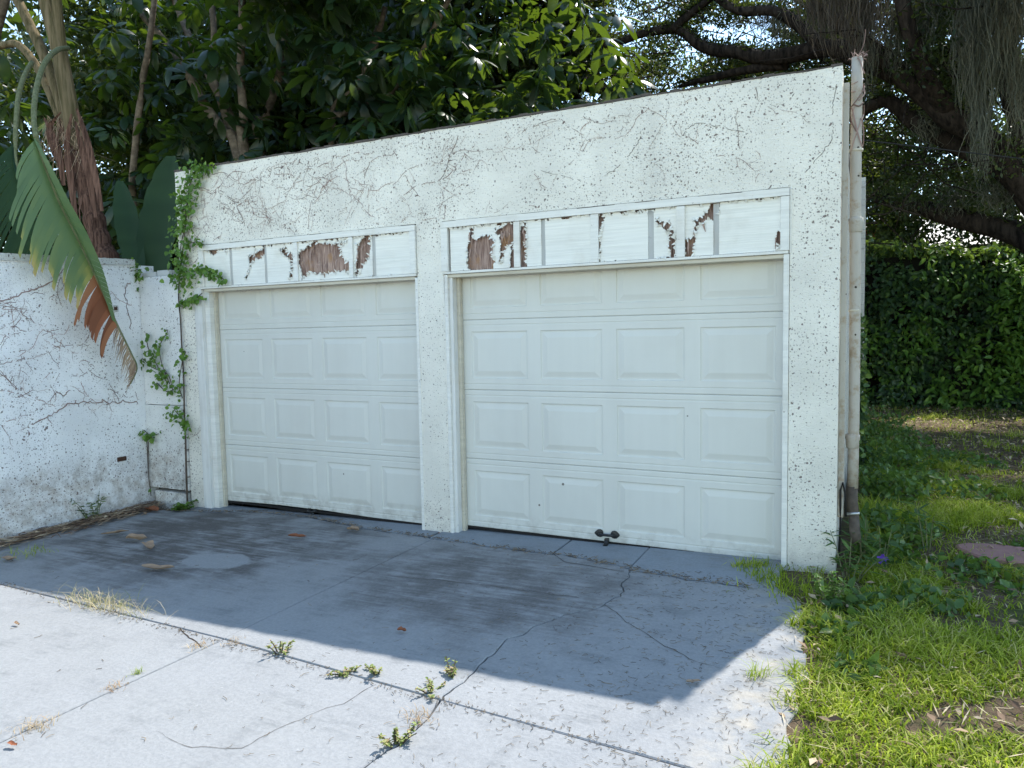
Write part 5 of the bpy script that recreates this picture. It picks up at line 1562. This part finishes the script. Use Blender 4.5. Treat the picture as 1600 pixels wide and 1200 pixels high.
u2 = umbrella_tree('umbrella tree with dark leaves crowding over the left door', (-6.0, 4.2, 0),
    [([V((-6.0,4.2,-.1)), at(415,240,4.2), at(420,180,4.2), at(440,100,4.2), at(450,20,4.2), at(455,-20,4.2)], .08, .05), ([V((-6.1,4.2,-.1)), at(520,235,4.2), at(545,170,4.2), at(580,90,4.2), at(600,10,4.2)], .06, .04)],
    190, ((-7.6, -4.0), (2.9, 5.6), (3.2, 7.4)), uc, 62)
u3 = umbrella_tree('umbrella tree with glowing sunlit leaves over the centre pillar', (-4.4, 4.6, 0),
    [([V((-4.4,4.6,-.1)), at(575,215,4.6), at(610,150,4.4), at(650,95,4.2), at(680,40,4.0), at(705,-10,3.9)], .05, .035), ([V((-4.5,4.6,-.1)), at(530,225,4.6), at(560,130,4.6), at(590,40,4.6)], .045, .03)],
    120, ((-5.4, -2.75), (3.3, 5.8), (3.4, 6.3)), lambda x, y, z: uc(x, y, z) and z > 3.3 and not (z > 5.2 and y < 4.2), 63)
u4 = umbrella_tree('dense dark umbrella tree behind the boundary wall and leaning trunk', (-10.2, 3.0, 0),
    [([V((-10.2,3.0,-.1)), V((-10.1,3.0,2)), V((-9.9,2.8,4)), V((-9.2,2.7,6)), V((-8.9,2.9,8.2))], .075, .03)],
    210, ((-13.0, -7.4), (1.6, 4.8), (1.6, 6.8)), lambda x, y, z: y > 0.654*z - 2.4 and not (x > -8.6 and y < 2.2), 64)
# unseen high crown, shaped to keep the sun off the boundary wall
u5 = umbrella_tree('tall umbrella tree whose unseen high crown is shaped to shade the boundary wall', (-10.9, 1.0, 0),
    [([V((-10.9,1.0,-.1)), V((-10.8,1.0,3)), V((-9.6,1.2,6.6)), V((-7.4,1.6,7.4))], .10, .05)],
    200, ((-7.6, -4.75), (1.5, 3.6), (6.35, 7.6)), lambda x, y, z: x < -4.85 - 0.30*max(0, 2.4 - y) and y > 1.5, 65, (1.1, 1.7))

# --- giant bird-of-paradise at the left
random.seed(9)
bop = empty('paddle_palm', (-7.5, 0.6, 0)); tag(bop, 'leaning paddle-leaved palm with split trunk and a torn leaf hanging over the wall', 'palm')
T = lambda u, v, Y=.6: at(u, v, Y)
mb = MB(); P = bez([V((-7.45,.6,-.1)), T(172,440), T(158,385), T(140,315), T(122,245), T(105,190)], 8); k = len(P)
mb.tube(P, [.125 - .03*i/k + .012*math.sin(i*1.9) for i in range(k)], 12)
for s in range(46):                      # peeling fibres
    i = random.randrange(8, k-2); p = P[i]; a = random.uniform(0, 6.28); o_ = V((math.cos(a), math.sin(a)*.8 - .2, 0))*.115
    q = p + o_
    mb.ribbon([q, q + o_*.3 + V((0,0,-.12)), q + o_*random.uniform(.2,.9) + V((0,0,-random.uniform(.2,.45)))], [.03, .02, .004], V((-o_.y, o_.x, 0)).normalized())
mb.build('trunk', M['sheath_brown'], bop, smooth=True)
for (L, r0, r1) in (([(118,235),(112,185),(100,120),(88,60),(72,0),(60,-60)], .09, .075), ([(112,215),(92,150),(68,85),(42,30),(18,-20)], .065, .05), ([(110,200),(106,150),(98,90),(90,20),(85,-40)], .06, .05), ([(108,225),(80,150),(55,100),(28,70),(0,72),(-30,80)], .05, .035)):
    mb = MB(); Q = bez([T(u, v, .58 - .03*i) for i, (u, v) in enumerate(L)], 8); n = len(Q); mb.tube(Q, [r0 + (r1-r0)*i/n for i in range(n)], 10); mb.build('leaf_sheath', M['sheath'], bop, smooth=True)
for L in ([(118,190),(128,230),(140,280),(150,340)], [(112,178),(105,230),(112,290),(120,345)], [(95,175),(78,200),(85,235),(95,260)], [(120,170),(135,215),(148,270),(160,330)], [(70,185),(90,230),(100,290)]):
    mb = MB(); Q = bez([T(u, v, .45) for u, v in L], 6); n = len(Q)
    mb.ribbon(Q, [.02 + .06*math.sin(3.0*i/n) for i in range(n)], V((.9, .4, 0)).normalized()); o = mb.build('dead_sheath', M['sheath_brown'], bop); m = o.modifiers.new('thick', 'SOLIDIFY'); m.thickness = .008
mb = MB()
for s in range(120):
    p = T(random.uniform(70, 130), random.uniform(180, 215), .5); l = random.uniform(.15, .55)
    mb.tint = random.random(); mb.ribbon([p, p + V((random.gauss(0,.07), random.gauss(0,.05), -l*.5)), p + V((random.gauss(0,.13), random.gauss(0,.07), -l))], [.006,.006,.002], V((.8, .5, .1)).normalized())
mb.build('dead_fibre', M['dry_tan'], bop, tint=True)
# upper fan of leaves, mostly above the picture
def paddle(root, base, tip, width, mat, droop=0.25, side=None, name='leaf', n=14, tear=0.0):
    base, tip = V(base), V(tip); ax = tip - base; L = ax.length; d = ax.normalized()
    s = (side or d.cross(V((0,0,1)))).normalized(); up = s.cross(d)
    mb = MB(); b = 0
    for i in range(n+1):
        t = i/n; c = base + ax*t - V((0,0,1))*droop*L*t*t; w = width*max(0.02, math.sin(math.pi*(t*.93+.045)))**.55*.5
        mb.tint = .2 + .6*random.random()
        ww = w*(1 + .05*math.sin(i*2.3))
        mb.v += [tuple(c - s*ww + up*ww*.3), tuple(c - s*ww*.5 + up*ww*.12), tuple(c), tuple(c + s*ww*.5 + up*ww*.12), tuple(c + s*ww + up*ww*.3)]; mb.t += [mb.tint]*5
    for i in range(n):
        for k in range(4):
            if random.random() < tear: continue
            mb.f.append((5*i+k, 5*i+k+1, 5*i+6+k, 5*i+5+k))
    o = mb.build(name, M[mat], root, smooth=True, tint=True)
    return o
top = V((-8.6, .6, 5.5))
for a, l, z in ((-.2, 2.6, 1.6), (.25, 3.0, 1.2), (-.75, 2.6, 1.0), (2.9, 2.5, 1.4), (3.4, 2.5, 1.0), (2.3, 2.2, 1.8)):
    e = top + V((math.cos(a)*l*.35, math.sin(a)*l*.35, z*.7))
    mb = MB(); mb.tube([top, top.lerp(e, .5) + V((0,0,.1)), e], [.045,.035,.025], 8); mb.build('petiole', M['petiole'], bop, smooth=True)
    paddle(bop, e, e + V((math.cos(a)*l*.75, math.sin(a)*l*.75, z*.5)), .62, 'paddle', .3)
# the torn leaf hanging over the wall, and a second one behind it
def hanging(mid_px, Y0, Y1, left, right, brown_from, shred_from, parent, nstrip, mat_green, seed, lean=V((-.10,-.72,-.72))):
    random.seed(seed)
    n = len(mid_px)
    mid = [on(u, v, 0, Y0 + (Y1-Y0)*i/(n-1)) for i, (u, v) in enumerate(mid_px)]
    P = bez(mid, 10); m = len(P)
    mb = MB(); mb.tint = .35; mb.tube(P, [.016 - .011*i/m for i in range(m)], 7); mb.build('midrib', M['petiole'], parent, smooth=True)
    green, brown, shred, yel = MB(), MB(), MB(), MB()
    for s in range(nstrip):
        t0 = s/nstrip; t1 = (s+1)/nstrip
        i0 = t0*(m-1); a = P[int(i0)].lerp(P[min(m-1, int(i0)+1)], i0 % 1); i1 = t1*(m-1); b = P[min(m-1, int(i1))].lerp(P[min(m-1, int(i1)+1)], i1 % 1)
        tan = (b - a).normalized(); tm = (t0+t1)/2
        wl = left(tm)*random.uniform(.78, 1.08)
        kind = shred if tm > shred_from else (brown if tm > brown_from else green)
        if kind is brown: wl *= 1.35
        if kind is brown and random.random() < .08: continue
        dirL = (lean*.95 + tan*.55).normalized()
        dn = .008 if kind is green else .035
        dirL = (dirL + V((random.gauss(0,dn), random.gauss(0,dn), random.gauss(0,dn)))).normalized()
        segs = 6; gap = (0.0 if random.random() < .62 else random.uniform(.12, .55)) if kind is green else random.uniform(.03, .22)
        kind.tint = random.random()*.5 if kind is green else random.random()
        if kind is shred:
            for q in range(6):
                p = a.lerp(b, random.random()); d2 = (dirL + V((random.gauss(0,.12), random.gauss(0,.15), random.gauss(0,.12)))).normalized(); l = wl*random.uniform(.6, 1.1)
                shred.tint = random.random(); shred.ribbon([p, p + d2*l*.5 + V((0,-.01,0)), p + d2*l - V((0,0,.02))], [.013, .012, .003], tan)
            continue
        bb = len(kind.v); hang = (.05*mnoise.noise(V((s*.33, 2.2, seed))) if kind is green else random.gauss(0, .015))
        for k in range(segs+1):
            q = k/segs; sw = (1 - gap*q**1.5)
            c = a.lerp(b, .5) + dirL*wl*q + V((0, -.05*math.sin(q*2.2) + hang*q, -.05*q*q)); h = (b - a)*.5*sw*(1.06 if q < .95 else .75)
            if kind is green: kind.tint = min(1, .22*random.random() + .12 + (.25*tm) + .5*max(0, min(1, (tm - brown_from + .08)/.08))*random.random() + ((.75 if random.random() < .5 else .4)*max(0, q - .70)/.30 if tm > .12 else 0))
            kind.v += [tuple(c - h), tuple(c + h)]; kind.t += [kind.tint]*2
        for k in range(segs): kind.f.append((bb+2*k, bb+2*k+1, bb+2*k+3, bb+2*k+2))
    # the other half, folded over on the far side of the midrib
    for s in range(nstrip):
        t0 = s/nstrip; t1 = (s+1.0)/nstrip; tm = (t0+t1)/2
        w = right(tm)
        if w <= 0.004: continue
        i0 = t0*(m-1); a = P[int(i0)].lerp(P[min(m-1, int(i0)+1)], i0 % 1); i1 = t1*(m-1); b = P[min(m-1, int(i1))].lerp(P[min(m-1, int(i1)+1)], i1 % 1)
        tan = (b-a).normalized(); dR = (V((.75, -.05, .18)) + tan*.35).normalized(); w2 = right(t1)
        green.tint = .18 + .16*random.random()
        bb = len(green.v)
        for q in (0, .5, 1):
            green.v += [tuple(a + dR*w*q + V((0, -.03*math.sin(q*3), -.03*q*q))), tuple(b + dR*w2*q + V((0, -.03*math.sin(q*3), -.03*q*q)))]; green.t += [green.tint]*2
        for k in range(2): green.f.append((bb+2*k, bb+2*k+1, bb+2*k+3, bb+2*k+2))
    green.build('leaf_blade', M[mat_green], parent, smooth=False, tint=True)
    if brown.v: brown.build('withered_strip', M['dry_red'], parent, tint=True)['label'] = 'red-brown withered strips at the leaf tip'
    if shred.v: shred.build('shredded_tip', M['dry_tan'], parent, tint=True)['label'] = 'tan shredded fibres at the leaf tip'
YH = -0.05
LEAFMID = [(57,216),(72,262),(93,315),(118,365),(142,415),(160,455),(182,505),(205,552),(214,575),(204,600)]
hanging(LEAFMID, -5.95, -5.80,
        lambda t: (.66 - .60*max(0, t - .05)) * (.84 + .16*math.sin(t*9)) * min(1, .55 + t*4),
        lambda t: .17*math.sin(math.pi*min(1, max(0, (t-.0)/.66)))**.7 if t < .66 else 0, .47, .68, bop, 46, 'hang_leaf', 12)
hanging([(24,222),(26,262),(40,310),(62,352),(84,392),(98,425)], -6.9, -6.35, lambda t: .55 + .2*math.sin(t*3), lambda t: .05*math.sin(math.pi*t), 2, 2, bop, 26, 'paddle_dark', 14)
for L in ([(106,75),(90,78),(72,95),(60,125),(54,160),(53,190),(57,216)], [(50,98),(40,115),(30,145),(26,180),(24,222)]):
    mb = MB(); Y = [-7.75, -7.3, -6.9, -6.6, -6.3, -6.1, -5.95] if len(L) == 7 else [-8.1, -7.7, -7.35, -7.1, -6.9]
    Q = bez([on(u, v, 0, y) for (u, v), y in zip(L, Y)], 8); n = len(Q); mb.tube(Q, [.026 - .006*i/n for i in range(n)], 9); mb.build('petiole', M['petiole'], bop, smooth=True)
# young paddle leaves standing behind the wall
yp = empty('paddle_plant', (-6.3, .7, 0)); tag(yp, 'two upright dark paddle leaves standing behind the wall beside the garage', 'plant')
c0, c1 = at(232, 470, .7), at(192, 470, .75)
paddle(yp, at(238,450,.6), at(268,248,.75), .44, 'paddle_dark', -.02, V((.93, .35, .0)), n=16)
paddle(yp, at(218,440,.5), at(188,286,.55), .26, 'paddle_dark', -.02, V((.8, .6, .0)), n=16)
mb = MB(); mb.tube([V((-6.6,.7,-.1)), at(236,470,.62), at(238,450,.6)], .02, 7); mb.tube([V((-6.9,.7,-.1)), at(219,460,.5), at(218,440,.5)], .018, 7); mb.build('petiole', M['petiole'], yp, smooth=True)

# ------------------------------------------------------------------ Spanish moss
def moss(label, strands, mat='moss', w=0.0065):
    mb = MB()
    for (u, v0, v1, Y, n, spread) in strands:
        for k in range(int(n*2.2)):
            p = at(u, v0, Y) + V((random.gauss(0, spread), random.gauss(0, spread*.7), random.gauss(0, .08)))
            q = at(u, v1, Y); l = (p.z - q.z)*random.uniform(.35, 1.05)
            pts = []; x, y = p.x, p.y
            for i in range(8):
                t = i/7; pts.append(V((x + .45*(at(u, v0, Y).x - x)*t*t, y, p.z - l*t))); x += random.gauss(0, .045); y += random.gauss(0, .045)
            mb.tint = random.random()
            a = random.uniform(0, 3.14); mb.ribbon(pts, [w*1.0, w*1.6, w*1.4, w*1.5, w*1.2, w, w*.7, w*.2], V((math.cos(a), math.sin(a), 0)))
    o = mb.build('spanish_moss', M[mat], None, tint=True); tag(o, label, 'moss', 'spanish moss hanging from the oak limbs')
random.seed(77)
moss('longest grey moss beard, hanging before the oak fork almost to the wire', [(1540,-40,150,6.2,110,.17),(1535,60,270,6.2,55,.06),(1520,20,180,6.2,90,.10),(1535,150,290,6.2,40,.035)])
moss('grey moss beards at the right edge of the picture under the leaves', [(1585,-30,150,6.3,80,.12),(1572,60,170,6.3,50,.07),(1598,100,230,6.3,50,.06)])
moss('brownish tangled moss curtain above the garage right corner', [(1310,-60,85,6.4,150,.25),(1350,-40,110,6.4,130,.18),(1280,-50,70,6.6,90,.16)], 'moss_brown')
moss('grey moss strand hanging right above the drain pipe top', [(1356,0,165,6.5,40,.05),(1398,20,125,6.6,60,.07),(1440,0,110,6.5,70,.10)])
moss('moss wisps hanging from the crooked limb at upper centre', [(1220,20,75,7.6,60,.10),(1195,15,60,7.7,40,.07),(1152,30,58,7.8,14,.03)])
moss('small moss fringe under the middle oak limb right of the pipe', [(1450,190,235,7.4,40,.12)])
moss('short moss fringe midway along the lowest oak limb over the hedge', [(1485,300,345,8.0,60,.14)])
moss('bushy moss fringe where the lowest oak limb nears the right edge', [(1560,290,340,7.5,70,.15)])
moss('thin moss wisp near the free end of the lowest oak limb', [(1415,305,345,8.2,35,.09)])

# ------------------------------------------------------------------ pole, wires, neighbour's house
o = MB().tube([(-12.85,16,-.1), (-12.85,16,6), (-12.85,16,12.6)], [.17,.16,.14], 12).build('utility_pole', M['pole'], None, smooth=True); tag(o, 'grey utility pole among the leaves behind the garage', 'utility pole')
for (a, b, lab, r) in ((on(1300,212,1,5.6), on(1640,250,1,5.6), 'upper thin cable crossing in front of the oak at right', .007), (on(1300,296,1,11.5), on(1420,302,1,11.5), 'lower thin cable low behind the pipe', .011)):
    d = b - a; b2 = b + d*2.0; a2 = a - d*1.2
    pts = [a2.lerp(b2, t) - V((0,0,1))*0.06*math.sin(math.pi*t) + V((0,0,.04)) for t in np.linspace(0, 1, 24)]
    o = MB().tube(pts, r, 6).build('overhead_cable', M['wire'], None, smooth=True); tag(o, lab, 'cable', 'overhead cables')
hs = empty('neighbour_house', (1.0, 19.5, 0)); tag(hs, 'neighbouring house with pale roof just showing over the hedge', 'house')
MB().box((-3.5, 18.6, -.1), (6.0, 23, 3.55)).build('wall', M['house_wall'], hs)
mb = MB(); mb.add([(-3.9,18.1,3.60),(6.4,18.1,3.60),(6.4,23.5,3.60),(-3.9,23.5,3.60),(-3.0,20.7,4.75),(5.5,20.7,4.75)], [(0,1,5,4),(1,2,5),(2,3,4,5),(3,0,4),(3,2,1,0)]); mb.build('roof', M['house_roof'], hs)
MB().box((-0.6, 18.05, 3.62), (0.55, 18.35, 4.25)).build('gable_tiles', M['tile'], hs)

# ------------------------------------------------------------------ tree added at left, and crowns above the picture shaped to cast shade
random.seed(91)
far_tree('tall thick tree added behind the umbrella trees at left to keep them shaded', (-10.6, 8.5, 0), ((-14, -4.9), (6.2, 10.0), (3.0, 12.0)), 290, (.6, 1.1), 430, 'oak', (0.13, 0.21), lambda x, y, z: y > .654*z - .9)
def ground_hit(x, y, z): return x - z*0.196, y - z*0.654
def shades(x, y, z):
    gx, gy = ground_hit(x, y, z)
    if gy < -0.62 - 0.12*gx or gx < -0.15: return False
    return mnoise.noise(V((gx*.55, gy*.75, 4.2))) > (-.34 if gy < 2.2 else .16)
crown(oak, ((1.1, 5.5), (3.3, 8.0), (6.6, 9.6)), 300, (.16, .32), 420, 'oak', lambda x, y, z: -.66 - .14*(x - z*.196) < y - z*.654 < 1.3 and .06 < x - z*.196 < 3.4, (.09, .14), name='near_crown', twig=0, gaps=False)
crown(oak, ((0.9, 8.5), (3.3, 13.0), (6.6, 9.8)), 280, (.45, .75), 300, 'oak', shades, (.10, .16), name='upper_crown')
crown(u5, ((-6.6, -4.9), (1.5, 3.6), (6.6, 8.2)), 46, (.45, .7), 330, 'oak', lambda x, y, z: x < -4.9 - .32*max(0, 2.6 - y) and x - z*.196 < -6.2 + .0*y or (y > 2.4 and x < -5.0), (.12, .2), name='upper_crown')  # added above the view to block sun from the boundary wall
# ferns and epiphytes on the backs of the limbs
def limb_fern():
    P = []
    for pts, a, b in oak_limbs:
        Q = bez(pts, 14)
        for i, q in enumerate(Q):
            r = a + (b-a)*i/len(Q)
            for k in range(9):
                P.append((q.x + random.gauss(0, r*.5), q.y + random.gauss(0, r*.6), q.z + r*random.uniform(.75, 1.15)))
    P = np.array(P); d = unit(len(P)); d[:, 2] = np.abs(d[:, 2])*.7
    leaves('limb_fern', P, M['oak'], oak, (.06, .15), .3, d, None)['kind'] = 'stuff'
limb_fern()
